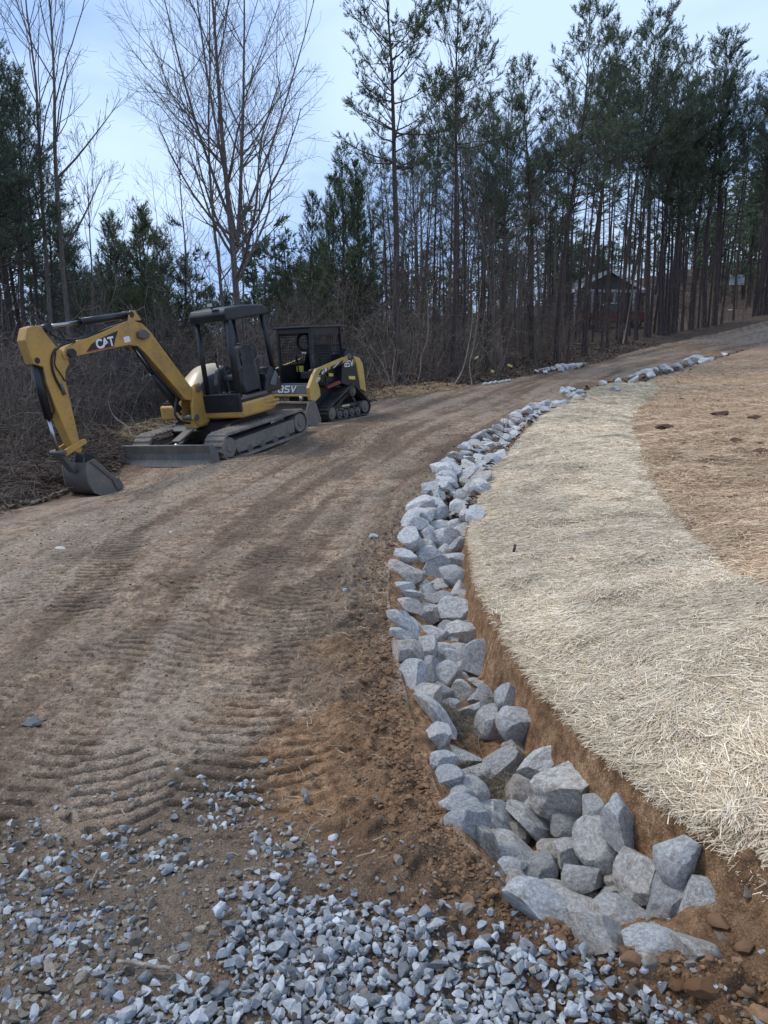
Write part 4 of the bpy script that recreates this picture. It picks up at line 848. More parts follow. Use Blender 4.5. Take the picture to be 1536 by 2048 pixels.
# canopy
cp = empty('canopy', parent=ex); zt = 2.33
for nm, a, b, r in (('post', (.46, .84, .93), (.44, .84, 2.22), .058), ('post', (.48, .21, .95), (.44, .21, 2.22), .042), ('post', (-.56, .84, 1.15), (-.46, .84, 2.22), .045), ('post', (-.56, .21, 1.15), (-.46, .21, 2.22), .042)):
    p = MB(); p.tube([a, b], r, 10); p.build(nm, M['black_paint'], cp)
rf = MB(); rf.prism([(.53, 2.13), (.56, 2.25), (.50, 2.33), (.1, 2.355), (-.45, 2.335), (-.57, 2.27), (-.57, 2.17)], .15, .90); rf.build('roof', M['black_paint'], cp, .03, 3)
rf = MB(); rf.box((.54, .12, 2.165), (.50, .84, 2.20)); rf.build('front_rail', M['black_paint'], cp, .012)
lm = MB(); lm.box((.50, .58, 2.36), (.56, .70, 2.43)); lm.bar((.52, .64, 2.33), (.52, .64, 2.37), .03, .03, (1, 0, 0)); lh = lm.build('work_lamp', M['black_paint'], cp, .008)
lm = MB(); lm.box((.561, .59, 2.37), (.566, .69, 2.42)); lm.build('lens', M['lens'], lh)
# operator's place
st = empty('operator_seat', parent=ex)
s_ = MB(); s_.box((-.28, .30, 1.16), (.16, .72, 1.26)); s_.build('cushion', M['seat'], st, .04, 3)
s_ = MB(); s_.prism([(-.24, 1.24), (-.14, 1.26), (-.24, 1.70), (-.33, 1.71), (-.34, 1.5)], .31, .71); s_.build('seat_back', M['seat'], st, .045, 3)
s_ = MB(); s_.box((-.28, .34, .93), (.12, .68, 1.15)); s_.build('seat_base', M['black_paint'], st, .01)
s_ = MB(); s_.tube([(-.30, .735, 1.2), (-.32, .74, 1.66), (-.31, .68, 1.735), (-.31, .35, 1.735)], .012, 6); s_.build('seat_frame', M['steel'], st)
for y in (.76, .24):
    cn = MB(); cn.prism([(.20, .96), (.28, 1.12), (.20, 1.36), (.02, 1.42), (-.22, 1.36), (-.20, .98)], y-.05, y+.05); cns = cn.build('console', M['seat'], ex, .03)
    cn = MB(); cn.tube([(.16, y, 1.40), (.18, y, 1.56), (.16, y, 1.60)], .014, 8); cn.cyl((.16, y, 1.56), (.16, y, 1.65), .025, .02, 10); cn.build('joystick', M['black_paint'], cns)
for y in (.40, .52): cn = MB(); cn.tube([(.34, y, .95), (.33, y, 1.25), (.31, y, 1.55)], .012, 6); cn.bar((.38, y, .96), (.28, y, 1.0), .08, .02); cn.build('travel_lever', M['black_paint'], ex)
cn = MB(); cn.tube([(.50, .82, 1.02), (.53, .72, 1.05), (.52, .72, 1.35), (.46, .80, 1.38)], .011, 6); cn.build('grab_rail', M['black_paint'], ex)
cn = MB(); cn.tube([(-.05, .90, .95), (.0, .90, 1.45), (-.1, .90, 1.52), (-.30, .90, 1.5)], .012, 6); cn.build('safety_bar', M['steel'], ex)
# swing bracket, boom, arm, bucket
yb = .105
sw = MB(); sw.prism([(.46, .55), (.72, .52), (.84, .66), (.82, .86), (.68, 1.20), (.56, 1.22), (.50, 1.0), (.46, .8)], .10, .15); sw.prism([(.46, .55), (.72, .52), (.84, .66), (.82, .86), (.68, 1.20), (.56, 1.22), (.50, 1.0), (.46, .8)], -.15, -.10)
sw.prism([(.46, .50), (.78, .50), (.80, .64), (.46, .66)], -.12, .12); sw.build('swing_bracket', M['cat_yellow'], ex, .012)
for a_, b_ in ((.62, 1.12), (.78, .68)): sw = MB(); sw.cyl((a_, -.18, b_), (a_, .18, b_), .05); sw.build('pivot_pin', M['steel'], ex)
def PX(L_, y=yb): return measure(EX, L_, y)
bo = PX([(394,790),(302,664),(285,647),(262,640),(246,645),(205,664),(160,682),(131,695),(124,708),(130,719),(152,713),(200,702),(237,694),(258,690),(276,692),(291,706),(340,762),(371,799),(388,802)])
bm_ = empty('boom', parent=ex)
o = MB(); o.prism(bo, -yb, yb); o.build('boom_beam', M['cat_yellow'], bm_, .010)
def inset(L_, dy0, dy1, nm, mat, par, y=yb, bev=0): o = MB(); o.prism(measure(EX, L_, y), dy0, dy1); return o.build(nm, mat, par, bev)
inset([(173,703),(183,688),(200,677),(236,661),(231,676),(228,690)], yb+.001, yb+.004, 'decal', M['black_paint'], bm_)
inset([(174,703),(229,691),(229,693.2),(173,705)], yb+.0045, yb+.006, 'decal_stripe', M['red_mark'], bm_)
(tx, tz), (tx1, tz1) = PX([(211, 686), (222, 683.6)])
ang_ = math.atan2(tz1-tz, -(tx1-tx))
bl_ = PX([(201, 697.5), (201, 676)]); th_ = (bl_[1][1]-bl_[0][1])
text_part('CAT', th_*1.2, M['white_mark'], bm_, 'lettering', face_y(tx+.012, yb+.006, tz, ang_), .002, .93, 0, .006)
inset([(206.5,696),(214,685.5),(222,692.8)], yb+.0085, yb+.011, 'triangle_mark', M['black_paint'], bm_)
inset([(246.6,674),(258,672),(261,683),(249,686)], yb+.001, yb+.004, 'sticker', M['white_mark'], bm_)
inset([(272,664),(284,659),(295,668),(294,676),(284,679),(273,675)], yb, yb+.06, 'boom_lamp', M['steel'], bm_, bev=.01)
pa = PX([(255, 630)], 0)[0]; pb = PX([(86, 655)], 0)[0]; d = np.array(pb)-np.array(pa); mid = np.array(pa)+d*.60
cyl = empty('arm_cylinder', parent=ex)
o = MB(); o.cyl((pa[0], 0, pa[1]), (mid[0], 0, mid[1]), .052); o.cyl((mid[0]-d[0]*.02, 0, mid[1]-d[1]*.02), (mid[0], 0, mid[1]), .058); o.cyl((pa[0], -.09, pa[1]), (pa[0], .09, pa[1]), .045); o.build('barrel', M['black_paint'], cyl)
o = MB(); o.cyl((mid[0], 0, mid[1]), (pb[0], 0, pb[1]), .027); o.build('rod', M['chrome'], cyl)
o = MB(); q = PX([(248,645),(252,622),(262,622),(275,641)], 0); o.prism(q, -.085, -.06); o.prism(q, .06, .085); o.build('cylinder_lug', M['cat_yellow'], bm_, .005)
arm = empty('dipper_arm', parent=ex)
ao = PX([(52,680),(57,655),(68,651),(86,653),(95,668),(114,692),(137,708),(141,728),(134,742),(133,760),(145,810),(159,872),(167,900),(163,906),(153,904),(140,876),(116,820),(96,765),(90,734),(70,728),(64,712)])
o = MB(); o.prism(ao, -.085, .085); o.build('arm_beam', M['cat_yellow'], arm, .010)
o = MB(); p0 = PX([(130, 708)], 0)[0]; o.cyl((p0[0], -.16, p0[1]), (p0[0], .16, p0[1]), .062); o.build('pin', M['black_paint'], arm)
o = MB(); p0_ = PX([(87, 657)], 0)[0]; o.cyl((p0_[0], -.12, p0_[1]), (p0_[0], .12, p0_[1]), .055); o.build('pin', M['black_paint'], arm)
c0 = PX([(66, 722)], 0)[0]; c1 = PX([(116, 905)], 0)[0]; d = np.array(c1)-np.array(c0); mid = np.array(c0)+d*.62
cyl = empty('bucket_cylinder', parent=ex)
o = MB(); o.cyl((c0[0], 0, c0[1]), (mid[0], 0, mid[1]), .055); o.cyl((c0[0]-.0, -.09, c0[1]), (c0[0], .09, c0[1]), .04); o.tube([(c0[0]-.06, .05, c0[1]-.1), (mid[0]-.07, .05, mid[1]+.1), (mid[0]-.02, .03, mid[1])], .012, 6); o.build('barrel', M['black_paint'], cyl)
o = MB(); o.cyl((mid[0], 0, mid[1]), (c1[0], 0, c1[1]), .025); o.build('rod', M['chrome'], cyl)
b0 = PX([(358, 820)], 0)[0]; b1 = PX([(271, 698)], 0)[0]; d = np.array(b1)-np.array(b0); mid = np.array(b0)+d*.62
cyl = empty('boom_cylinder', parent=ex)
o = MB(); o.cyl((b0[0], 0, b0[1]), (mid[0], 0, mid[1]), .058); o.build('barrel', M['black_paint'], cyl)
o = MB(); o.cyl((mid[0], 0, mid[1]), (b1[0], 0, b1[1]), .03); o.build('rod', M['chrome'], cyl)
def hose(L_, y, r=.013, par=bm_):
    q = PX(L_, y); P_ = np.array([(a_, y, b_) for a_, b_ in q]); P_ = resample(P_[:, [0, 2]], 18); o = MB(); o.tube([(a_, y, b_) for a_, b_ in P_], r, 6); return o.build('hose', M['black_paint'], par)
hose([(100,667),(118,684),(150,683),(185,665),(225,648),(255,638),(275,637)], .05, .015); hose([(110,676),(140,690),(180,672),(230,650),(270,641),(300,660),(345,720)], .085, .012)
hose([(100,667),(105,660),(115,655),(122,664),(128,680),(150,682)], .03, .012)
hose([(272,692),(285,705),(300,735),(335,775),(360,800)], .07, .022); hose([(265,693),(285,722),(310,758),(345,800),(362,830)], .0, .02); hose([(270,697),(292,725),(322,762),(350,795)], -.05, .02); hose([(352,800),(348,830),(362,845),(380,846)], .1, .02)
hose([(150,682),(120,690),(104,702),(101,725),(107,750),(118,770),(124,780)], .10, .017, arm); hose([(112,705),(108,730),(122,748),(130,762)], .095, .008, arm)
o = MB(); q = PX([(121,768), (129,789)], .10); o.cyl((q[0][0], .10, q[0][1]), (q[1][0], .10, q[1][1]), .026, n=10); o.build('coupling', M['steel'], arm)
# links and bucket
lk = MB()
q = PX([(113,903),(150,880),(160,878),(163,886),(122,912)], .0)
lk.prism(q, .09, .12); lk.prism(q, -.12, -.09); lk.build('link_plate', M['cat_yellow'], ex, .006)
q0 = PX([(116, 905), (147, 942)], 0); lk = MB(); lk.bar((q0[0][0], 0, q0[0][1]), (q0[1][0], 0, q0[1][1]), .13, .07); lk.cyl((q0[0][0], -.14, q0[0][1]), (q0[0][0], .14, q0[0][1]), .035); lk.build('bucket_link', M['steel'], ex, .01)
bk = empty('bucket', parent=ex); yw = .24
side = PX([(173,925),(188,917),(209,936),(229,953),(245,975),(231,986),(204,992),(188,986),(177,969),(173,947),(172,935)], yw)
(cx0, cz0) = np.mean(side, axis=0)
for y in (-yw, yw-.0): o = MB(); o.prism(side, y-.012, y+.012); o.build('side_plate', M['mud_steel'], bk, .003)
o = MB(); q = PX([(178,924),(180,921),(240,966),(236,971)], yw); o.prism(q, yw+.012, yw+.03); o.prism(PX([(222,960),(234,954),(245,972),(233,981)], yw), yw+.012, yw+.035); o.build('side_edge', M['steel'], bk, .003)
shell = [side[i] for i in (4, 5, 6, 7, 8, 9, 10, 0)]; sh = resample(np.array(shell), 22); g = []
for x, z in sh: g.append([(x, y, z) for y in np.linspace(-yw, yw, 5)])
g2 = [[(p[0]+(cx0-p[0])*.08, p[1], p[2]+(cz0-p[2])*.08) for p in row] for row in g]
o = MB(); o.sheet(g); o.sheet(g2); o.build('shell', M['steel'], bk)
for i in range(4):
    y = -yw+.05+i*(2*yw-.1)/3; e = side[4]; o = MB(); o.bar((e[0]+.07, y, e[1]+.0), (e[0]-.08, y, e[1]-.03), .05, .03); o.build('tooth', M['steel'], bk, .004)
q = PX([(160,905),(178,912),(186,925),(176,960),(160,955),(156,935)], 0)
for y in (-.10, .10): o = MB(); o.prism(q, y-.02, y+.02); o.build('bucket_ear', M['black_paint'], bk, .006)
# ===== compact track loader
LD = (np.array([[-0.54315, 0.83848, -0.04406], [-0.83788, -0.54466, -0.03607], [-0.05424, 0.01733, 0.99838]]), np.array([-1.18, 16.15, 0.4448]))
ld = empty('track_loader'); set_frame(ld, LD)
tag(ld, 'compact track loader with black cab and triangular rubber tracks parked behind the excavator', 'loader')
def QX(cr, y): return measure(LD, [(540+a/6.4, 620+b/6.4) for a, b in cr], y)
def C6(cr, y, y0, y1, nm, mat, par=ld, bev=.008, **k):
    o = MB(); o.prism(QX(cr, y), y0, y1); return o.build(nm, mat, par, bev, **k)
for sgn in (1, -1):
    q = QX([(800,1295),(1240,1245),(1075,1050)], .62)
    ctr = [(q[0][0]-.02, .17), (q[1][0]+.02, .19), (q[2][0], q[2][1]+.02)]; ctr = [ctr[1], ctr[0], ctr[2]]
    rad = [.16, .15, .13]; y0, y1 = (.34, .62) if sgn > 0 else (-.62, -.34)
    rubber_track(ld, ctr, rad, y0, y1, M['rubber2'], pitch=.072, lug=.02, th=.03)
    for nm, (cx_, cz_), r in (('idler', ctr[0], .125), ('idler', ctr[1], .12), ('sprocket', ctr[2], .105)):
        w = MB(); wheel(w, cx_, cz_, r, y0+.05, y1-.02, 18); wheel(w, cx_, cz_, r*.5, y0+.03, y1+.0, 14)
        if nm == 'sprocket':
            for t in np.linspace(0, 2*math.pi, 10, endpoint=False): w.cyl((cx_+.075*math.cos(t), y0+.04, cz_+.075*math.sin(t)), (cx_+.075*math.cos(t), y1-.005, cz_+.075*math.sin(t)), .014, n=6)
        w.build(nm, M['mud_steel'] if nm == 'idler' else M['steel'], ld, .006)
    for x in np.linspace(ctr[0][0]+.27, ctr[1][0]-.27, 4):
        w = MB(); wheel(w, x, .115, .085, y0+.05, y1-.03, 14); wheel(w, x, .115, .035, y0+.03, y1-.005, 10); w.build('roller', M['steel'], ld, .005)
    o = MB(); o.bar((ctr[0][0]+.05, (y0+y1)/2, .27), (ctr[1][0]-.05, (y0+y1)/2, .26), .10, .07); o.bar((ctr[0][0]+.2, (y0+y1)/2, .26), (ctr[2][0], (y0+y1)/2, ctr[2][1]-.02), .08, .06); o.bar((ctr[1][0]-.2, (y0+y1)/2, .26), (ctr[2][0], (y0+y1)/2, ctr[2][1]-.02), .08, .06)
    o.build('roller_frame', M['rubber2'], ld, .008)
    if sgn > 0: o = MB(); o.box((ctr[1][0]-.60, y1-.02, .262), (ctr[1][0]-.34, y1-.008, .297)); o.build('pale_decal', M['cream'], ld, .01)
ch = MB(); ch.box((-.80, -.36, .25), (.85, .36, .72)); ch.build('chassis', M['black_paint'], ld, .02)
en = MB(); en.prism([(-.05, .7), (-.95, .6), (-1.0, .9), (-.92, 1.22), (-.6, 1.32), (-.05, 1.34)], -.36, .36); en.build('engine_hood', M['black_paint'], ld, .03)
# cab
cab = empty('cab', parent=ld); q = QX([(520,200),(915,235)], .45); xf, xb = q[0][0]-.0, q[1][0]; ztp = 1.87
xf = q[0][0]; 
def post(a, b, w=.07, nm='post'): o = MB(); o.bar(a, b, w, w, (1, 0, 0)); return o.build(nm, M['black_paint'], cab, .01)
zb = .72
post((xf-.02, .42, zb), (xf-.02, .42, ztp)); post((xf-.02, -.42, zb), (xf-.02, -.42, ztp), .05); post((xb-.05, .42, .9), (xb+.03, .42, ztp)); post((xb-.05, -.42, .9), (xb+.03, -.42, ztp))
o = MB(); o.box((xf+.06, -.47, ztp), (xb-.02, .47, ztp+.035)); o.build('roof', M['black_paint'], cab, .012)
for sy in (.42, -.42):
    o = MB(); zs0 = 1.16; y_ = sy
    o.box((xf-.03, y_-.012, ztp-.14), (xb+.02, y_+.012, ztp)); o.build('side_header', M['black_paint'], cab); o = MB(); o.box((xf-.04, y_-.012, .75), (xb-.05, y_+.012, zs0)); o.build('side_panel', M['black_paint'], cab)
    o = MB()
    for x in np.arange(xb+.06, xf-.05, .055): o.bar((x, y_, zs0), (x, y_, ztp-.13), .008, .008, (0, 1, 0))
    for z in np.arange(zs0+.05, ztp-.14, .055): o.bar((xb, y_, z), (xf-.03, y_, z), .008, .008)
    o.build('side_mesh', M['black_paint'], cab)
o = MB()
for y in np.arange(-.38, .40, .05): o.bar((xb, y, .9), (xb+.03, y, ztp-.05), .010, .010, (0, 1, 0))
for z in (1.2, 1.5): o.bar((xb+.02, -.42, z), (xb+.02, .42, z), .012, .012)
o.build('rear_mesh', M['black_paint'], cab)
o = MB(); o.box((xf-.04, -.40, .70), (xf-.0, .40, .80)); o.build('front_sill', M['grey_panel'], cab, .01); o = MB(); o.box((xf-.04, -.42, ztp-.10), (xf, .42, ztp)); o.build('front_header', M['black_paint'], cab, .01)
o = MB(); o.tube([(xf, -.46, 1.62), (xf+.10, -.50, 1.60), (xf+.10, -.50, 1.02), (xf, -.46, 1.0)], .013, 6); o.build('grab_handle', M['black_paint'], cab); o = MB(); o.tube([(xf, .46, 1.35), (xf+.06, .49, 1.33), (xf+.06, .49, 1.05), (xf, .46, 1.03)], .013, 6); o.build('grab_handle', M['black_paint'], cab)
o = MB(); th = np.linspace(0, 2*math.pi, 22); o.tube([(xf-.30, .02+.17*math.cos(t), 1.60+.17*math.sin(t)) for t in th], .030, 8); o.tube([(xf-.30, .12, 1.45), (xf-.28, .20, 1.2), (xf-.25, .22, 1.0)], .035, 8); o.build('restraint_bar', M['dark'], cab)
o = MB(); o.box((xb+.15, -.24, .85), (xb+.60, .24, 1.0)); o.prism([(xb+.10, 1.0), (xb+.22, 1.0), (xb+.15, 1.55), (xb+.06, 1.55)], -.22, .22); o.build('seat', M['seat'], cab, .03)
for y in (-.3, .3): o = MB(); o.tube([(xb+.55, y, .9), (xb+.6, y, 1.25)], .015, 6); o.cyl((xb+.6, y, 1.22), (xb+.6, y, 1.34), .025, n=8); o.build('control_lever', M['dark'], cab)
o = MB(); o.box((xf-.5, -.36, 1.0), (xf-.46, -.20, 1.12)); o.build('warning_plate', M['yellow_decal'], cab)
# towers, lift arms
for sgn in (1, -1):
    f = (lambda a, b: (a, b)) if sgn > 0 else (lambda a, b: (-b, -a))
    ya0, ya1 = f(.44, .58)
    tw = C6([(960,540),(985,490),(1045,490),(1062,560),(1165,1010),(1100,1010),(915,935),(925,720)], .58, ya0, ya1, 'tower', M['black_paint'])
    C6([(1072,582),(1150,612),(1188,680),(1205,780),(1238,1050),(1165,1015),(1130,800),(1108,690),(1085,640)], .60, f(.36, .60)[0], f(.36, .60)[1], 'rear_fender', M['asv_yellow'], bev=.02)
    arm_ = empty('lift_arm', parent=ld); yb0, yb1 = f(.52, .60)
    C6([(1000,575),(955,603),(640,738),(605,752),(575,800),(548,870),(500,1000),(528,1160),(590,1165),(650,1100),(640,1010),(615,930),(590,880),(605,850),(640,850),(700,820),(760,760),(1000,650)], .60, yb0, yb1, 'arm_beam', M['asv_yellow'], arm_)
    yc0, yc1 = f(.601, .606)
    C6([(622,830),(650,770),(745,735),(735,790),(660,840)], .60, yc0, yc1, 'black_decal', M['black_paint'], arm_, 0)
    C6([(765,770),(775,725),(940,640),(920,690)], .60, yc0, yc1, 'black_decal', M['black_paint'], arm_, 0)
    C6([(590,880),(600,855),(640,855),(640,890),(600,935),(580,935)], .60, f(.50, .615)[0], f(.50, .615)[1], 'arm_hook', M['cream'], arm_, .01)
    o = MB(); p_ = QX([(1010, 590)], .6)[0]; o.cyl((p_[0], f(.42, .63)[0], p_[1]), (p_[0], f(.42, .63)[1], p_[1]), .05); o.build('pivot', M['steel'], arm_)
    o = MB(); a_, b_ = QX([(700,1010), (590,940)], .5); o.cyl((a_[0]-.5, sgn*.50, a_[1]), (b_[0], sgn*.50, b_[1]), .04); o.build('lift_cylinder', M['dark'], ld)
    o = MB(); q = QX([(560,780),(575,760),(625,740),(640,790),(570,800)], .60); o.prism(q, *f(.46, .52)); o.build('arm_bracket', M['black_paint'], arm_, .008)
xs, zs = QX([(1012, 690)], .58)[0]
letters(ld, .115, lambda u, v: (xs+.17-u, .588, zs-.045+v), (0, 1, 0))
o = MB(); o.tube([(xs-.10, .59, zs+.085), (xs-.155, .59, zs+.07), (xs-.165, .59, zs+.02), (xs-.14, .59, zs-.03)], .007, 6); o.build('logo_swoosh', M['green_mark'], ld)
xs, zs = QX([(690, 787)], .60)[0]; text_part('RT-50', .075, M['white_mark'], ld, 'lettering', face_y(xs, .608, zs, .42), .002, 1.0, .2, .003)
xs, zs = QX([(845, 705)], .60)[0]; text_part('POSI-TRACK', .04, M['white_mark'], ld, 'lettering', face_y(xs, .608, zs, .47), .002, 1.0, .2, .001)
C6([(1005,845),(1088,848),(1088,890),(1010,885)], .58, .581, .585, 'warning_plate', M['yellow_decal'], ld, 0)
C6([(750,805),(810,812),(808,850),(755,848)], .47, .465, .47, 'warning_plate', M['yellow_decal'], ld, 0)
C6([(735,985),(895,902),(915,940),(745,1010)], .60, .52, .60, 'red_rail', M['red_oxide'])
C6([(715,850),(915,850),(915,925),(870,915),(740,975),(715,960)], .45, .38, .45, 'side_box', M['black_paint'])
# cross member with the big lettering, and the bucket
qx = QX([(520,960),(520,1075),(510,1170),(600,1165)], .56); xm = qx[0][0]+.02
o = MB(); o.prism([(xm-.03, qx[1][1]), (xm+.02, qx[1][1]), (xm+.0, qx[0][1]), (xm-.05, qx[0][1])], -.56, .52); cm = o.build('cross_member', M['grey_panel'], ld, .008)
o = MB(); o.box((xm-.08, -.56, qx[1][1]-.05), (xm+.02, .52, qx[1][1]-.005)); o.build('cross_tube', M['asv_yellow'], ld, .01)
fx = Matrix(((0, 0, 1, 0), (1, 0, 0, 0), (0, 1, 0, 0), (0, 0, 0, 1)))
zq = (qx[0][1]+qx[1][1])/2-.05; letters(ld, .125, lambda u, v: (xm+.022-v*.1, -.24+u*1.35+v*.25, zq+v), (1, 0, 0))
for sgn in (1, -1): 
    if sgn < 0: C6([(105,870),(150,820),(240,778),(205,960),(190,1000),(110,1000)], -.58, -.60, -.50, 'far_arm_front', M['asv_yellow'], ld, .01)
o = MB(); o.cyl((xm+.05, .36, qx[1][1]-.14), (xm+.05, .36, qx[1][1]-.04), .04); o.cyl((xm+.05, -.25, qx[1][1]-.16), (xm+.05, -.25, qx[1][1]-.08), .05); o.build('coupler_pin', M['chrome'], ld)
bu = empty('loader_bucket', parent=ld); sd_ = QX([(500,1182),(582,1160),(662,1398),(655,1430),(535,1515),(480,1450),(462,1330)], .66); sdx = np.array(sd_)
for y in (-.64, .64): o = MB(); o.prism(sd_, y-.015, y+.015); o.build('side_plate', M['mud_steel'], bu, .004)
xk = min(p[0] for p in sd_); zt_ = sd_[0][1]
o = MB(); o.prism([(xm+.03, zt_), (xm+.16, zt_+.01), (xm+.17, zt_-.03), (xm+.06, zt_-.04), (xm+.05, .05), (xm+.45, .0), (xm+.45, .02), (xm+.06, .08)], -.63, .63); o.build('bucket_shell', M['mud_steel'], bu, .004)
# ---------------------------------------------------------------- trees
rngT = np.random.default_rng(21)
def segs_mesh(name, S, mat, smooth=True):
    """S: list of (p0, p1, r0, r1, sides)"""
    Vs, Fs, off = [], [], 0
    by = {}
    for s in S: by.setdefault(s[4], []).append(s)
    for k, L_ in by.items():
        p0 = np.array([s[0] for s in L_]); p1 = np.array([s[1] for s in L_]); r0 = np.array([s[2] for s in L_]); r1 = np.array([s[3] for s in L_]); n = len(L_)
        d = p1-p0; d /= np.maximum(np.linalg.norm(d, axis=1), 1e-9)[:, None]; h = np.where(np.abs(d[:, 2:3]) < .9, np.array([[0, 0, 1.]]), np.array([[1., 0, 0]]))
        a = np.cross(d, h); a /= np.linalg.norm(a, axis=1)[:, None]; b = np.cross(d, a); t = np.linspace(0, 2*math.pi, k, endpoint=False)
        ring = a[:, None, :]*np.cos(t)[None, :, None]+b[:, None, :]*np.sin(t)[None, :, None]
        V = np.concatenate([p0[:, None]+ring*r0[:, None, None], p1[:, None]+ring*r1[:, None, None]], 1).reshape(-1, 3)
        i = np.arange(k); F = np.stack([i, (i+1) % k, (i+1) % k+k, i+k], 1); F = (F[None]+(np.arange(n)*2*k)[:, None, None]).reshape(-1, 4)
        Vs.append(V); Fs.append(F+off); off += len(V)
    return mesh_np(name, np.vstack(Vs), np.vstack(Fs), smooth, [mat])
def unit(v): v = np.asarray(v, float); return v/max(np.linalg.norm(v), 1e-9)
def wander(p, d, L, r0, r1, n, rng, wob=.15, up=0.0, sides=4, S=None):
    pts = [np.array(p, float)]; d = unit(d)
    for i in range(n):
        d = unit(d+rng.normal(0, wob, 3)+np.array([0, 0, up])); q = pts[-1]+d*L/n
        if S is not None: S.append((pts[-1], q, r0+(r1-r0)*i/n, r0+(r1-r0)*(i+1)/n, sides))
        pts.append(q)
    return np.array(pts), d
def needle_mesh(name, P, D, rng, k=12, nl=.115, w=.011, shoot=.20, mat=None):
    P = np.array(P); D = np.array(D); n = len(P); P = np.repeat(P, k, 0); D = np.repeat(D, k, 0); m = len(P)
    D /= np.linalg.norm(D, axis=1)[:, None]; base = P+D*rng.uniform(-.3, 1, m)[:, None]*shoot; v = rng.normal(size=(m, 3)); v -= D*(v*D).sum(1)[:, None]; v /= np.linalg.norm(v, axis=1)[:, None]
    tip = base+(D*rng.uniform(.5, 1.0, m)[:, None]+v*rng.uniform(.45, .95, m)[:, None])*nl*rng.uniform(.7, 1.2, m)[:, None]; s = np.cross(D, v)*(w*rng.uniform(.7, 1.3, m))[:, None]
    V = np.stack([base-s, base+s, tip], 1).reshape(-1, 3); return mesh_np(name, V, np.arange(3*m).reshape(-1, 3), False, [mat or M['needle']])
def pine_proto(seed, h=14, r=.15, cb=.5, cw=1.7, dead=1.0, spread=1.0, dens=1.0, top_el=56, low_el=12, lean=.012, k=12, mat=None, sides=7, bushy=1.0):
    rng = np.random.default_rng(seed); T_, C_, tp, td = [], [], [], []
    n = 16; path = [np.array([0, 0, -.3])]; dr = np.array([rng.normal(0, lean), rng.normal(0, lean), 1.])
    for i in range(n): dr = unit(dr+rng.normal(0, .018, 3)+np.array([0, 0, .04])); path.append(path[-1]+dr*(h+.3)/n)
    path = np.array(path); rad = r*(1-np.linspace(0, 1, n+1)**1.15*.93); rad[0] *= 1.35
    for i in range(n): T_.append((path[i], path[i+1], rad[i], rad[i+1], sides))
    def tr(z): return np.array([np.interp(z, path[:, 2], path[:, j]) for j in range(3)]), float(np.interp(z, path[:, 2], rad))
    z = h*.10; cbz = cb*h
    while z < h*.985:
        live = z > cbz; t = max(0, (z-cbz)/(h-cbz)); nb = rng.integers(2, 5) if live else (rng.integers(2, 5) if rng.random() < .9*dead else 0)
        for _ in range(nb):
            c, rr_ = tr(z+rng.uniform(-.12, .12)); az = rng.uniform(0, 6.28)
            if live:
                L = (cw*(1-t)**.46*rng.uniform(.55, 1.15)+.25)*(.55+.45*min(1, (z-cbz)/(.12*h)+.3)); el = math.radians(low_el+(top_el-low_el)*t**.9+rng.normal(0, 10))
                dvec = np.array([math.cos(az)*math.cos(el), math.sin(az)*math.cos(el), math.sin(el)]); br = max(.007, min(rr_*.45, .012+.014*L))
                nn = max(3, int(L/.35)); pts, dl = wander(c, dvec, L, br, .004, nn, rng, .13, .10, 4, C_)
                tp.append(pts[-1]); td.append(dl)
                ns = int((3+L*3.0)*dens)
                for j in range(ns):
                    u = rng.uniform(.28, 1)**.8; q = pts[int(u*nn*.999)]*(1-(u*nn % 1))+pts[min(nn, int(u*nn*.999)+1)]*(u*nn % 1); sd = unit(dvec*.8+rng.normal(0, .6, 3)*np.array([1, 1, .6])+np.array([0, 0, .45])); sl = rng.uniform(.18, .42)*(1.15-.5*u)*spread*(1+.25*L)
                    pp, d2 = wander(q, sd, sl, .005, .003, 2, rng, .15, .18, 3, C_)
                    for m_ in range(int(2*bushy+rng.random())): a_ = rng.uniform(.35, 1); tp.append(q+(pp[-1]-q)*a_); td.append(unit(d2+rng.normal(0, .35, 3)))
                    tp.append(pp[-1]); td.append(d2)
            else:
                L = rng.uniform(.3, 1.6)*min(1, cw*.7); el = math.radians(rng.normal(2, 16)); dvec = np.array([math.cos(az)*math.cos(el), math.sin(az)*math.cos(el), math.sin(el)])
                pts, dl = wander(c, dvec, L, .011, .004, 3, rng, .16, .02, 3, C_)
                for j in range(rng.integers(1, 5)):
                    q = pts[rng.integers(1, 4)]; wander(q, unit(dvec+rng.normal(0, .6, 3)), rng.uniform(.15, .55), .005, .003, 2, rng, .25, .0, 3, C_)
        z += (.30 if live else .42)*rng.uniform(.7, 1.3)*h/14
    tp.append(path[-1]); td.append(np.array([0, 0, 1.]))
    return dict(trunk=segs_mesh('trunk', T_, M['bark']), crown=segs_mesh('branches', C_, M['bark']), needles=needle_mesh('foliage', tp, td, rng, k=k, mat=mat), h=h)
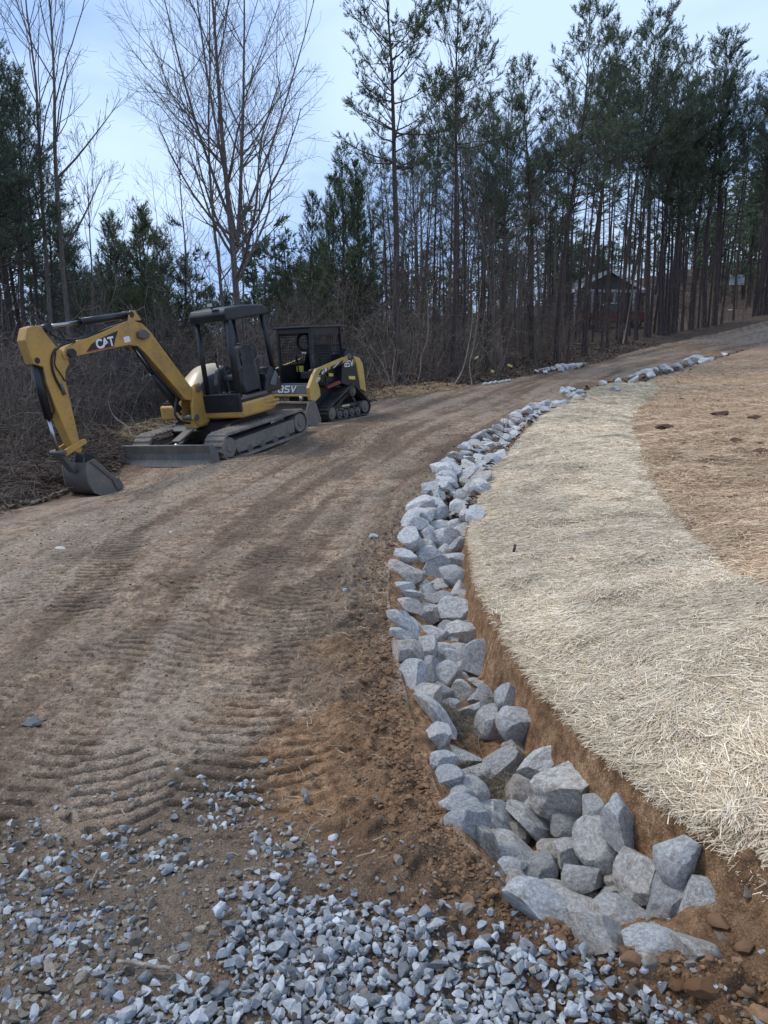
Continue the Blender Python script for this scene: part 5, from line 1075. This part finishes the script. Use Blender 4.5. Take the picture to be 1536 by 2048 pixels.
def bare_proto(seed, h=14, r=.13, stems=None, fork=.35, spread=.5, levels=4, twig=.0038, kids=(5, 7), barkm='barkg', first=.3, up=.09, wob0=.028):
    """winter tree: every branch keeps climbing, fine twigs at the ends"""
    rng = np.random.default_rng(seed); T_, C_ = [], []; side = [False]
    def grow(p, d, L, r0, lv):
        n = max(3, int(L/.45) if lv < 2 else 3); sink = T_ if lv == 0 and not side[0] else C_; r1 = max(twig, r0*(.18 if lv == 0 else .3))
        pts, dl = wander(p, d, L, r0, r1, n, rng, (wob0, .08, .13, .18, .2)[lv], (.03, up, up, up*.8, .05)[lv], (7, 5, 4, 3, 3)[lv], sink)
        if lv >= levels: return
        nk = int(rng.integers(*kids)*(2.3 if lv == 0 else 1.25 if lv == 1 else 1)*min(1.6, max(.5, L/(h*(.9, .35, .13, .06, .03)[lv]))))
        for j in range(nk):
            u = first+(1-first)*rng.random()**.85 if lv == 0 else rng.uniform(.18, 1.0); i = min(n-1, int(u*n)); f = u*n-i; q = pts[i]*(1-f)+pts[i+1]*f; di = unit(pts[i+1]-pts[i])
            v = rng.normal(size=3); v -= di*(v@di); v = unit(v); a = math.radians(rng.uniform(22, 48))*(spread/.5); cd = di*math.cos(a)+v*math.sin(a)
            grow(q, cd, L*(.42, .46, .5, .5)[lv]*(1.12-.55*u)*rng.uniform(.6, 1.2), max(twig, (r0+(r1-r0)*u)*(.52, .55, .6, .6)[lv]), lv+1)
    for _i, (p, d, L, r0) in enumerate(stems or [((0, 0, -.2), (0, 0, 1), h, r)]):
        side[0] = _i > 0; grow(np.array(p, float), np.array(d, float), L, r0, 0)
    return dict(trunk=segs_mesh('trunk', T_, M[barkm]), crown=segs_mesh('branches', C_, M[barkm]), h=h)
def put_tree(pr, px, d, top, label, group=None, cat='pine tree', name='pine_tree', rz=None, wide=1.0, base=None):
    if 1442 < px < 1500 and d > 30: px = 1428 if px < 1470 else 1512
    for _ in range(60):
        if poly_sd(np.array([(px-768)/FPX*d]), np.array([d*1.0]), ROADP)[0] > .9 and poly_sd(np.array([(px-768)/FPX*d]), np.array([d*1.0]), BROWN)[0] > .8: break
        d += .5
    x = (px-768)/FPX*d; yy = d*1.0
    for _ in range(3): z = float(gz_at(x, yy)[0]); yy = (d+(z-CAMZ)*SP)/CP
    _r = ray(px, top); zt_ = CAMZ+float(_r[2]/_r[1])*yy; s = max(.2, (zt_-z)/pr['h'])
    o = empty(name, (x, yy, z), rngT.uniform(0, 6.28) if rz is None else rz); o.scale = (s*wide, s*wide, s)
    for k in ('trunk', 'crown', 'needles'):
        if k in pr: link({'trunk': 'trunk', 'crown': 'branches', 'needles': 'foliage'}[k], pr[k], o)
    tag(o, label, cat, group); o['_px'] = float(px); return o
PT_ = [pine_proto(100+i, 14, rngT.uniform(.095, .135), rngT.uniform(.42, .60), rngT.uniform(1.9, 2.7), 1.0, mat=M['needle'], dens=1.05) for i in range(6)]
PS_ = [pine_proto(130+i, 14, .085, rngT.uniform(.62, .74), rngT.uniform(.8, 1.1), 1.0, mat=M['needle'], sides=5, k=10) for i in range(4)]
PY_ = [pine_proto(150+i, 7, .07, .06, rngT.uniform(1.2, 1.5), .3, mat=M['needle_b'], low_el=18, top_el=62, dens=.85, k=12, bushy=.8) for i in range(3)]
PM_ = [pine_proto(160+i, 11, .10, .22, 1.5, .8, mat=M['needle_b'], low_el=22, top_el=66, k=12) for i in range(3)]
BIG = pine_proto(170, 16, .17, .52, 3.3, 1.0, lean=.01, top_el=48, low_el=2, dens=1.1, k=12, mat=M['needle_b'])
BT_ = [bare_proto(200+i, 12, .07, kids=(5, 7), levels=3, first=.3) for i in range(4)]
G_P = 'pines of the wood behind the road'
# trees the photograph singles out
put_tree(BIG, 802, 22, -90, 'biggest pine near the middle, spreading foliage limbs reaching left over the sky', None, wide=1.0)
put_tree(PT_[1], 905, 24, -40, 'tall pine just right of the big spreading pine, its top beyond the frame', None, wide=1.1)
mst = bare_proto(301, 13, .12, stems=[((0, 0, -.2), (-.0, .0, 1), 13.4, .14), ((0, 0, 5.3), (-.42, .1, 1), 8.6, .058), ((0, 0, 5.0), (.07, .12, 1), 9.4, .07), ((0, 0, 5.4), (.55, 0, 1), 7.8, .05), ((0, 0, 5.1), (-.16, -.12, 1), 9, .055), ((0.03, .0, .3), (.05, .03, 1), 9.5, .045)], spread=.66, kids=(6, 9), levels=3, first=.22, up=.12, wob0=.010)
put_tree(mst, 486, 20, -60, 'bare many-stemmed tree with a fan of fine twigs standing behind the excavator canopy', None, 'bare tree', 'bare_tree', rz=0.0)
put_tree(bare_proto(302, 14, .075, kids=(7, 9), levels=3, first=.25, spread=.6), 449, 20.5, -70, 'slim bare tree left of the many-stemmed one, curving up to the left', None, 'bare tree', 'bare_tree')
put_tree(bare_proto(303, 12, .05, kids=(6, 8), levels=3, first=.3, spread=.6), 414, 20, 190, 'thin bare tree just left of the slim curving one, above the boom', None, 'bare tree', 'bare_tree')
put_tree(bare_proto(304, 14, .10, kids=(5, 7), levels=3, first=.42), 116, 18.5, -60, 'bare grey-trunked tree beside the left pines, left one of two', None, 'bare tree', 'bare_tree')
put_tree(bare_proto(305, 14, .10, stems=[((0, 0, -.2), (0, 0, 1), 14.2, .11), ((0, 0, 5.6), (.75, 0, .9), 3.0, .045), ((0, 0, 7.8), (.8, .1, .8), 3.4, .04)], kids=(4, 6), levels=3, first=.55), 149, 18.5, -70, 'bare tree with long side limbs reaching right into the open sky, right one of two', None, 'bare tree', 'bare_tree', rz=0.0)
put_tree(bare_proto(306, 7, .045, kids=(6, 8), levels=3, first=.35), 188, 19, 345, 'small bare tree in the sky gap above the boom arm', None, 'bare tree', 'bare_tree')
put_tree(bare_proto(307, 14, .05, kids=(6, 8), levels=3, first=.5, spread=.5), 985, 27, 10, 'tall bare twiggy tree rising above the brown thicket right of the big pine', None, 'bare tree', 'bare_tree')
rest = []
def more(pr, px, d, top, zone, **k): rest.append((put_tree(pr, px, d, top, 'x', None, **k), zone, px))
for i, (px, d, top) in enumerate([(-60,17,60),(-25,19,40),(4,17,95),(33,18.5,130),(66,18,150),(92,20,215),(-5,22,160),(48,23,240),(120,21,330),(140,24,420)]): more(PT_[i % 6], px, d, top, 'L')
for i, (px, d, top) in enumerate([(222,27,452),(262,31,505),(300,28,436),(345,30,478),(385,31,535),(180,30,520),(530,27,548),(570,32,560),(425,33,585),(470,34,600)]): more(PY_[i % 3], px, d, top, 'Y', name='young_pine')
for i, (px, d, top) in enumerate([(690,25,295),(655,27,355),(618,26,400),(592,28,478),(735,26,330),(710,30,380),(640,31,420)]): more(PM_[i % 3], px, d, top, 'M')
for i, (px, d, top) in enumerate([(1112,30,22),(1240,31,38),(1292,33,60),(1408,31,70),(1478,33,112),(1535,32,140),(1170,33,85),(1345,34,95),(1445,35,100),(1580,33,120),(1062,31,140),(1010,30,190)]): more(PT_[(i*5+2) % 6], px, d, top, 'R', wide=1.12)
SKY = np.array([(-120,60),(0,110),(90,200),(135,400),(170,540),(230,480),(300,470),(380,560),(470,610),(560,560),(600,470),(690,320),(745,250),(790,120),(860,80),(940,110),(1000,210),(1060,170),(1115,60),(1240,60),(1330,110),(1410,90),(1500,130),(1700,150)])
zones = {'L': 'A', 'Y': 'B', 'M': 'C', 'R': 'D'}
for i in range(26):                                           # slim trunks of the front rank, right of the machines
    px = 765+i*31+rngT.uniform(-12, 12); d = rngT.uniform(24, 29) if px < 1020 else rngT.uniform(29, 36); top = np.interp(px, SKY[:, 0], SKY[:, 1])+rngT.uniform(60, 230)
    more(PS_[i % 4], px, d, top, 'F')
for i in range(42):                                           # second rank
    px = rngT.uniform(560, 1600); d = rngT.uniform(34, 50); more((PT_+PS_)[rngT.integers(0, 9)], px, d, np.interp(px, SKY[:, 0], SKY[:, 1])+rngT.uniform(50, 200), 'K')
for i in range(16):
    px = rngT.uniform(-90, 160); d = rngT.uniform(20, 34); more((PT_+PS_)[rngT.integers(0, 10)], px, d, np.interp(px, SKY[:, 0], SKY[:, 1])+rngT.uniform(60, 260), 'Q')
for i in range(34):
    px = rngT.uniform(140, 640); d = rngT.uniform(28, 44); more((PY_+PM_)[rngT.integers(0, 6)], px, d, np.interp(px, SKY[:, 0], SKY[:, 1])+rngT.uniform(40, 110), 'N', name='young_pine')
for i in range(30):
    px = rngT.uniform(745, 1120); d = rngT.uniform(24, 33); more(BT_[i % 4], px, d, np.interp(px, SKY[:, 0], SKY[:, 1])+rngT.uniform(120, 330), 'B', name='bare_tree', cat='bare tree')
for i in range(16):
    px = rngT.uniform(-40, 640); d = rngT.uniform(17.5, 24); more(BT_[i % 4], px, d, rngT.uniform(560, 660), 'S', name='bare_sapling', cat='bare sapling')
for px in (1300, 1322, 1338, 1362, 1378, 1396, 1416, 1432, 1505, 1520, 1136, 1150, 1168, 1184, 1200, 1214, 1232, 1258, 1274): more(PS_[int(px) % 4], px, rngT.uniform(38, 47), np.interp(px, SKY[:, 0], SKY[:, 1])+rngT.uniform(90, 200), 'F')
W_ = {'L': 'tall dark pine from the left in the front rank of the left-hand wood', 'Y': 'young green pine from the left below the open sky', 'M': 'green pine from the left in the stepped row above the loader',
 'R': 'full-crowned tall pine from the left along the top of the right-hand wood', 'F': 'slim bare-stemmed pine from the left behind the far road edge', 'K': 'pine from the left in the second rank of the right-hand wood',
 'Q': 'slim pine from the left, set back in the left-hand wood', 'N': 'low pine from the left in the back row under the open sky', 'B': 'leafless slender tree from the left in the brown thicket right of the loader', 'S': 'leafless sapling from the left in the brush behind the machines'}
ordw = ordn
for zn in W_:
    L_ = sorted([(px, o) for o, z_, px in rest if z_ == zn], key=lambda q: q[0])
    for i, (px, o) in enumerate(L_): o['label'] = ordw(i)+' '+W_[zn]; o['group'] = {'B': 'bare trees in the thicket', 'S': 'bare saplings behind the machines', 'Y': 'young pines below the open sky', 'N': 'young pines below the open sky'}.get(zn, G_P)
for o in scene.objects:
    if '_px' in o: del o['_px']
# ---- thicket: stems and brush too many to count, one object
def thicket(name, spots, label, col='brush', hmul=1.0, seed=5):
    rng = np.random.default_rng(seed); protos_ = []
    for i in range(14):
        S = []; h = rng.uniform(1.0, 3.4)*hmul
        pts, _ = wander((0, 0, -.1), (rng.normal(0, .22), rng.normal(0, .22), 1), h, rng.uniform(.008, .018), .004, 7, rng, .15, .03, 3, S)
        for j in range(rng.integers(6, 13)):
            q = pts[rng.integers(1, 8)]; p2, _ = wander(q, unit(rng.normal(0, 1, 3)+np.array([0, 0, .7])), rng.uniform(.3, 1.1), .006, .003, 3, rng, .28, .03, 3, S)
            for k in range(2): wander(p2[rng.integers(1, 4)], unit(rng.normal(0, 1, 3)+np.array([0, 0, .4])), rng.uniform(.15, .5), .004, .0025, 2, rng, .3, 0, 3, S)
        me = segs_mesh('x', S, M[col]); V = np.empty(len(me.vertices)*3, np.float32); me.vertices.foreach_get('co', V); F = np.empty(len(me.loops), np.int32); me.loops.foreach_get('vertex_index', F)
        protos_.append((V.reshape(-1, 3), F.reshape(-1, 4))); bpy.data.meshes.remove(me)
    Vs, Fs, off = [], [], 0
    for x, y in spots:
        V, F = protos_[rng.integers(0, 14)]; a = rng.uniform(0, 6.28); c, s = math.cos(a), math.sin(a); k = rng.uniform(.6, 1.25)
        W = V@np.array([[c, s, 0], [-s, c, 0], [0, 0, 1]])*k; Vs.append(W+np.array([x, y, 0])); Fs.append(F+off); off += len(V)
    zz = gz_at([p[0] for p in spots], [p[1] for p in spots])
    for i, z in enumerate(zz): Vs[i][:, 2] += z
    me = mesh_np(name, np.vstack(Vs), np.vstack(Fs), True, [M[col]]); tag(link(name, me), label, 'undergrowth', kind='stuff')
def spots_in(n, px0, px1, d0, d1, minroad=.9, rng=rngT):
    d = rng.uniform(d0, d1, n); px = rng.uniform(px0, px1, n); x = (px-768)/FPX*d; k = (poly_sd(x, d, ROADP) > minroad) & (poly_sd(x, d, BROWN) > 1.0); return list(zip(x[k], d[k]))
thicket('undergrowth', spots_in(850, -120, 640, 16, 27, 1.6)+spots_in(90, -100, 240, 11.5, 16, 1.3), 'tangle of bare brush behind and left of the machines', seed=5, hmul=.62)
thicket('undergrowth', spots_in(650, 600, 1180, 21, 34, .9), 'tangle of bare brush under the trees right of the loader', hmul=1.15, seed=6)
thicket('undergrowth', spots_in(620, 1000, 1640, 30, 60, 1.2), 'tangle of bare brush under the trees before the house', hmul=1.0, seed=7)
thicket('undergrowth', spots_in(420, -120, 640, 18, 30, 1.8)+spots_in(420, 640, 1640, 26, 60, 1.2), 'dark leafless saplings and brush deeper in the wood', col='bark', hmul=1.15, seed=9)
thicket('vines', spots_in(70, 700, 1120, 21, 28, .8)+spots_in(40, -60, 300, 15.5, 19, 1.4), 'pale tangled vines and dead stems at the front of the brush', col='weathered', seed=8)
# ---- far woods read as one mass
def far_woods(name, n, px0, px1, d0, d1, hh, label, green=.6, seed=3):
    rng = np.random.default_rng(seed); S, tp, td = [], [], []
    for i in range(n):
        d = rng.uniform(d0, d1); px = rng.uniform(px0, px1); x = (px-768)/FPX*d; z = float(H0(np.array([x]), np.array([d]))[0]); h = rng.uniform(*hh)
        pts, _ = wander((x, d, z-.3), (rng.normal(0, .03), 0, 1), h, rng.uniform(.08, .15), .02, 5, rng, .02, .02, 4, S)
        for j in range(26):
            u = rng.uniform(.12, 1); q = np.array([x, d, z+h*u])+(pts[int(u*4.9)]-pts[0])*np.array([1, 1, 0]); L = rng.uniform(.5, 1.8)*(1.15-u*.8); az = rng.uniform(0, 6.28); dv = unit((math.cos(az), math.sin(az), rng.uniform(-.1, .6)))
            pp, _ = wander(q, dv, L, .02, .006, 2, rng, .15, .05, 3, S)
            if u > .38 or rng.random() < .25:
                if rng.random() < green:
                    for _k in range(5): tp.append(q+dv*L*rng.uniform(.3, 1)+rng.normal(0, .18, 3)); td.append(unit(dv+rng.normal(0, .4, 3)+np.array([0, 0, .4])))
            else:
                for _k in range(3): wander(pp[rng.integers(0, 3)], unit(rng.normal(0, 1, 3)), rng.uniform(.3, .9), .010, .005, 1, rng, .1, 0, 3, S)
    a = segs_mesh(name, S, M['bark']); tag(link(name, a), label, 'woods', kind='stuff')
    b = needle_mesh('far_foliage', tp, td, rng, k=8, nl=.34, w=.045, shoot=.3); tag(link('far_foliage', b), 'foliage of the '+label, 'foliage', kind='stuff')
far_woods('far_woods', 170, -250, 760, 36, 85, (4.5, 8.5), 'far woods behind the machines on the left', .5, 3)
far_woods('far_woods', 150, 700, 1150, 48, 95, (6, 10), 'far woods seen between trunks in the middle', .35, 4)
far_woods('far_woods', 110, 1380, 1800, 62, 100, (6, 11), 'dark evergreen woods on the far right hill', .95, 5)
far_woods('far_woods', 60, 1100, 1400, 75, 110, (4, 8), 'far woods behind the house', .4, 6)
# ---------------------------------------------------------------- house, pickup, basketball hoop, sticks, tape
M['siding'] = mat_flat('dark_siding', (.09, .09, .10), .8); M['white_trim'] = mat_flat('white_trim', (.78, .79, .80), .6); M['shingle'] = mat_flat('shingle', (.07, .07, .075), .9)
M['glass'] = mat_flat('window_glass', (.10, .13, .16), .08); M['red_car'] = mat_flat('red_car_paint', (.30, .02, .03), .3); M['board'] = mat_flat('backboard', (.55, .57, .60), .4)
def ground_at(px, d): x = (px-768)/FPX*d; z = float(H0(np.array([x]), np.array([d]))[0]); return x, (d+(z-CAMZ)*SP)/CP, z
hx, hy, hz = ground_at(1212, 58); hs = empty('house', (hx, hy, hz), math.radians(4)); tag(hs, 'single-storey house with white gable trim glimpsed between the trunks', 'house')
zA = float(at_depth(1215, 545, 58)[2])-hz; zE = float(at_depth(1138, 586, 58)[2])-hz
o = MB(); o.prism([(-2.9, -.5), (2.9, -.5), (2.9, zE), (0, zA-.1), (-2.9, zE)], .0, 7); o.build('wall', M['siding'], hs)
for s in (1, -1):
    o = MB(); o.bar((s*3.3, 3.4, zE-.12), (0, 3.4, zA+.08), 7.6, .10, (0, 0, 1)); o.build('roof', M['shingle'], hs)
    o = MB(); o.bar((s*3.3, -.44, zE-.16), (0, -.44, zA+.04), .05, .24, (0, 0, 1)); o.build('gable_trim', M['white_trim'], hs)
for x in (-2.3, -.9, .9, 2.2):
    w = MB(); w.box((x-.42, -.06, 1.0), (x+.42, -.01, 2.25)); wf = w.build('window', M['white_trim'], hs); w = MB(); w.box((x-.34, -.075, 1.08), (x+.34, -.062, 2.17)); w.build('pane', M['glass'], wf)
for x in (-2.85, -1.6, 0.1, 1.6, 2.85): o = MB(); o.box((x-.07, -1.2, -.4), (x+.07, -1.06, 2.35)); o.build('porch_post', M['white_trim'], hs)
o = MB(); o.box((-3, -1.25, 2.3), (3, -.5, 2.5)); o.build('porch_beam', M['white_trim'], hs)
# red pickup before the house
cx, cy, cz = ground_at(1222, 51); cr = empty('pickup_truck', (cx, cy, cz+.1), math.radians(176)); tag(cr, 'red pickup truck parked in front of the house behind the trunks', 'pickup truck')
o = MB(); o.prism([(-2.2, .45), (2.15, .45), (2.25, .7), (2.2, 1.0), (1.1, 1.08), (-.3, 1.1), (-2.2, 1.1)], -.85, .85); o.build('body', M['red_car'], cr, .05)
o = MB(); o.prism([(1.15, 1.05), (.65, 1.62), (-.45, 1.65), (-.62, 1.08)], -.74, .74); o.build('cabin', M['glass'], cr, .05)
o = MB(); o.prism([(.66, 1.60), (-.45, 1.64), (-.45, 1.69), (.62, 1.66)], -.72, .72); o.build('cabin_roof', M['white_trim'], cr, .02)
for x in (-1.45, 1.4):
    for y in (-.82, .82):
        w = MB(); w.cyl((x, y-.1, .38), (x, y+.1, .38), .38, n=20); ww = w.build('wheel', M['rubber2'], cr, .02); w = MB(); w.cyl((x, y-.11, .38), (x, y+.11, .38), .2, n=14); w.build('rim', M['chrome'], ww)
for y in (-.6, .6): o = MB(); o.box((2.2, y-.15, .72), (2.27, y+.15, .9)); o.build('headlight', M['lens'], cr)
# basketball hoop
bxx, byy, bzz = ground_at(1471, 60); bh = empty('basketball_hoop', (bxx, byy, bzz), 0); tag(bh, 'basketball hoop with a pale backboard seen from behind, among trees far up the hill', 'basketball hoop')
tz_ = float(at_depth(1463, 531, 60)[2])-bzz; o = MB(); o.tube([(.02, 0, 0), (-.25, 0, tz_)], .05, 8); o.build('pole', M['weathered'], bh)
zb_ = float(at_depth(1470, 561, 60)[2])-bzz; o = MB(); o.box((-.62, .12, zb_-.38), (.50, .15, zb_+.36)); o.build('backboard', M['board'], bh)
o = MB(); o.box((-.66, .11, zb_+.34), (.54, .16, zb_+.40)); o.box((.47, .11, zb_-.38), (.54, .16, zb_+.36)); o.build('board_frame', M['white_trim'], bh)
o = MB(); th = np.linspace(0, 2*math.pi, 16); o.tube([(-.05+.22*math.cos(t), .42+.22*math.sin(t), zb_-.3) for t in th], .012, 5); o.build('rim', M['red_mark'], bh)
o = MB(); o.box((-.5, -.35, .0), (.55, .35, .2)); o.build('base', M['white_trim'], bh, .05)
# fallen sticks, pale curling stems, tape
def stick(pts, r, mat, name, label, cat='stick', group=None, lift=.02):
    P = hit([p[0] for p in pts], [p[1] for p in pts], Hfull); P[:, 2] += lift; P = resample(P, 14); P[1:-1] += rngT.normal(0, r*.35, (12, 3)); o = MB(); o.tube([tuple(p) for p in P], r, 7); ob = o.build(name, mat, None); tag(ob, label, cat, group); return ob
stick([(235,1942),(262,1946),(300,1950),(345,1955)], .0055, M['weathered'], 'stick', 'bent brown stick lying across the gravel', lift=.03)
stick([(182,1785),(188,1760),(199,1745)], .003, M['weathered'], 'twig', 'short pale twig standing among the gravel on the left', 'twig', lift=.015)
stick([(965,772),(990,768),(1020,763)], .035, M['pale_stone'], 'fallen_branch', 'barkless pale branch lying at the far edge of the road', 'branch', lift=.05)
stick([(60,1012),(95,998),(135,985)], .022, M['weathered'], 'fallen_branch', 'pale branch on the ground left of the bucket', 'branch', lift=.03)
stick([(1108,690),(1150,691),(1190,690)], .04, M['weathered'], 'fallen_branch', 'long pale log on the slope below the house', 'branch', lift=.08)
stick([(5,965),(20,958),(32,940)], .012, M['weathered'], 'fallen_branch', 'short forked branch on the brush at the left side', 'branch', lift=.06)
P = hit(1028, 1112, Hfull)[0]; o = MB(); o.tube([tuple(P+np.array(v)) for v in ((-.012, 0, -.01), (0, 0, .05), (.01, .02, .085))], .010, 6); tag(o.build('stub', M['bark'], None), 'dark twig stub poking out of the pale straw', 'twig')
def stem3(base_px, d, pts, r, label, group='pale curling stems at the wood edge'):
    """pts: pixels at distance d; built as a tapering tube"""
    g0 = hit(pts[0][0], pts[0][1], Hfull)[0]; d = g0[1]*CP-(g0[2]-CAMZ)*SP
    P = at_depth([p[0] for p in pts], [p[1] for p in pts], np.full(len(pts), d)); P = P+np.column_stack([np.zeros(len(P)), np.sin(np.linspace(0, 4, len(P)))*.15, np.zeros(len(P))]); P = resample(P, 20)
    zg = float(gz_at(P[0, 0], P[0, 1])[0]); P[0, 2] = min(P[0, 2], zg-.03); S = [(P[i], P[i+1], r*(1-.7*i/20), r*(1-.7*(i+1)/20), 6) for i in range(19)]
    ob = link('curling_stem', segs_mesh('curling_stem', S, M['weathered'])); tag(ob, label, 'vine', group)
stem3(0, 22.5, [(835,765),(845,735),(838,712),(858,690),(862,655),(850,610),(870,560)], .022, 'pale curling stem just right of the loader, first from the left')
stem3(0, 22.5, [(905,775),(925,745),(934,715),(938,690),(948,640),(944,600)], .026, 'pale stem shaped like a thin leaning S beside the yellow tape')
stem3(0, 24, [(944,770),(938,730),(950,690),(955,640),(962,560)], .02, 'pale straight stem right of the leaning S one')
stem3(0, 31, [(1132,690),(1128,660),(1124,620),(1127,560),(1118,500)], .022, 'thin pale wavy stem in front of the left side of the house')
stem3(0, 29, [(1245,690),(1252,665),(1262,600),(1270,540)], .05, 'leaning pale trunk in front of the house')
stem3(0, 34, [(1372,660),(1368,640),(1378,610),(1382,590)], .03, 'short pale bent stem in the far trees right of the house')
stem3(0, 17.5, [(268,880),(250,852),(222,838),(211,815),(216,795),(228,775)], .022, 'pale curved branch rising from the brush behind the boom')
stem3(0, 17.5, [(285,872),(262,845),(258,830),(250,822)], .016, 'pale forked twig right of the curved branch behind the boom')
stem3(0, 22, [(790,775),(782,740),(795,700),(770,665),(776,640)], .018, 'pale kinked stem nearest the loader')
M['tape'] = mat_flat('yellow_tape', (.62, .60, .18), .5)
for px, py, d, w, a, lb in [(184,815,17,.14,-.4,'yellow ribbon tied to brush behind the boom'),(953,715,22,.12,-.5,'yellow ribbon on a stem right of the loader'),(985,742,22.5,.10,.2,'yellow ribbon low on the brush by the road edge'),(1020,731,23,.16,.3,'yellow tape on the brush above the pale branch')]:
    p = at_depth(px, py, d); o = MB(); o.sheet([[(p[0]-w/2*math.cos(a)*k_, p[1], p[2]+w/2*math.sin(a)*k_+z_+.012*math.sin(5*k_)) for k_ in np.linspace(-1, 1, 7)] for z_ in (-.03, .03)]); o.cyl((p[0], p[1]+.01, p[2]-.03), (p[0], p[1]+.01, p[2]+.03), .012, n=8)
    tag(o.build('ribbon', M['tape'], None), lb, 'ribbon', 'yellow marking ribbons')
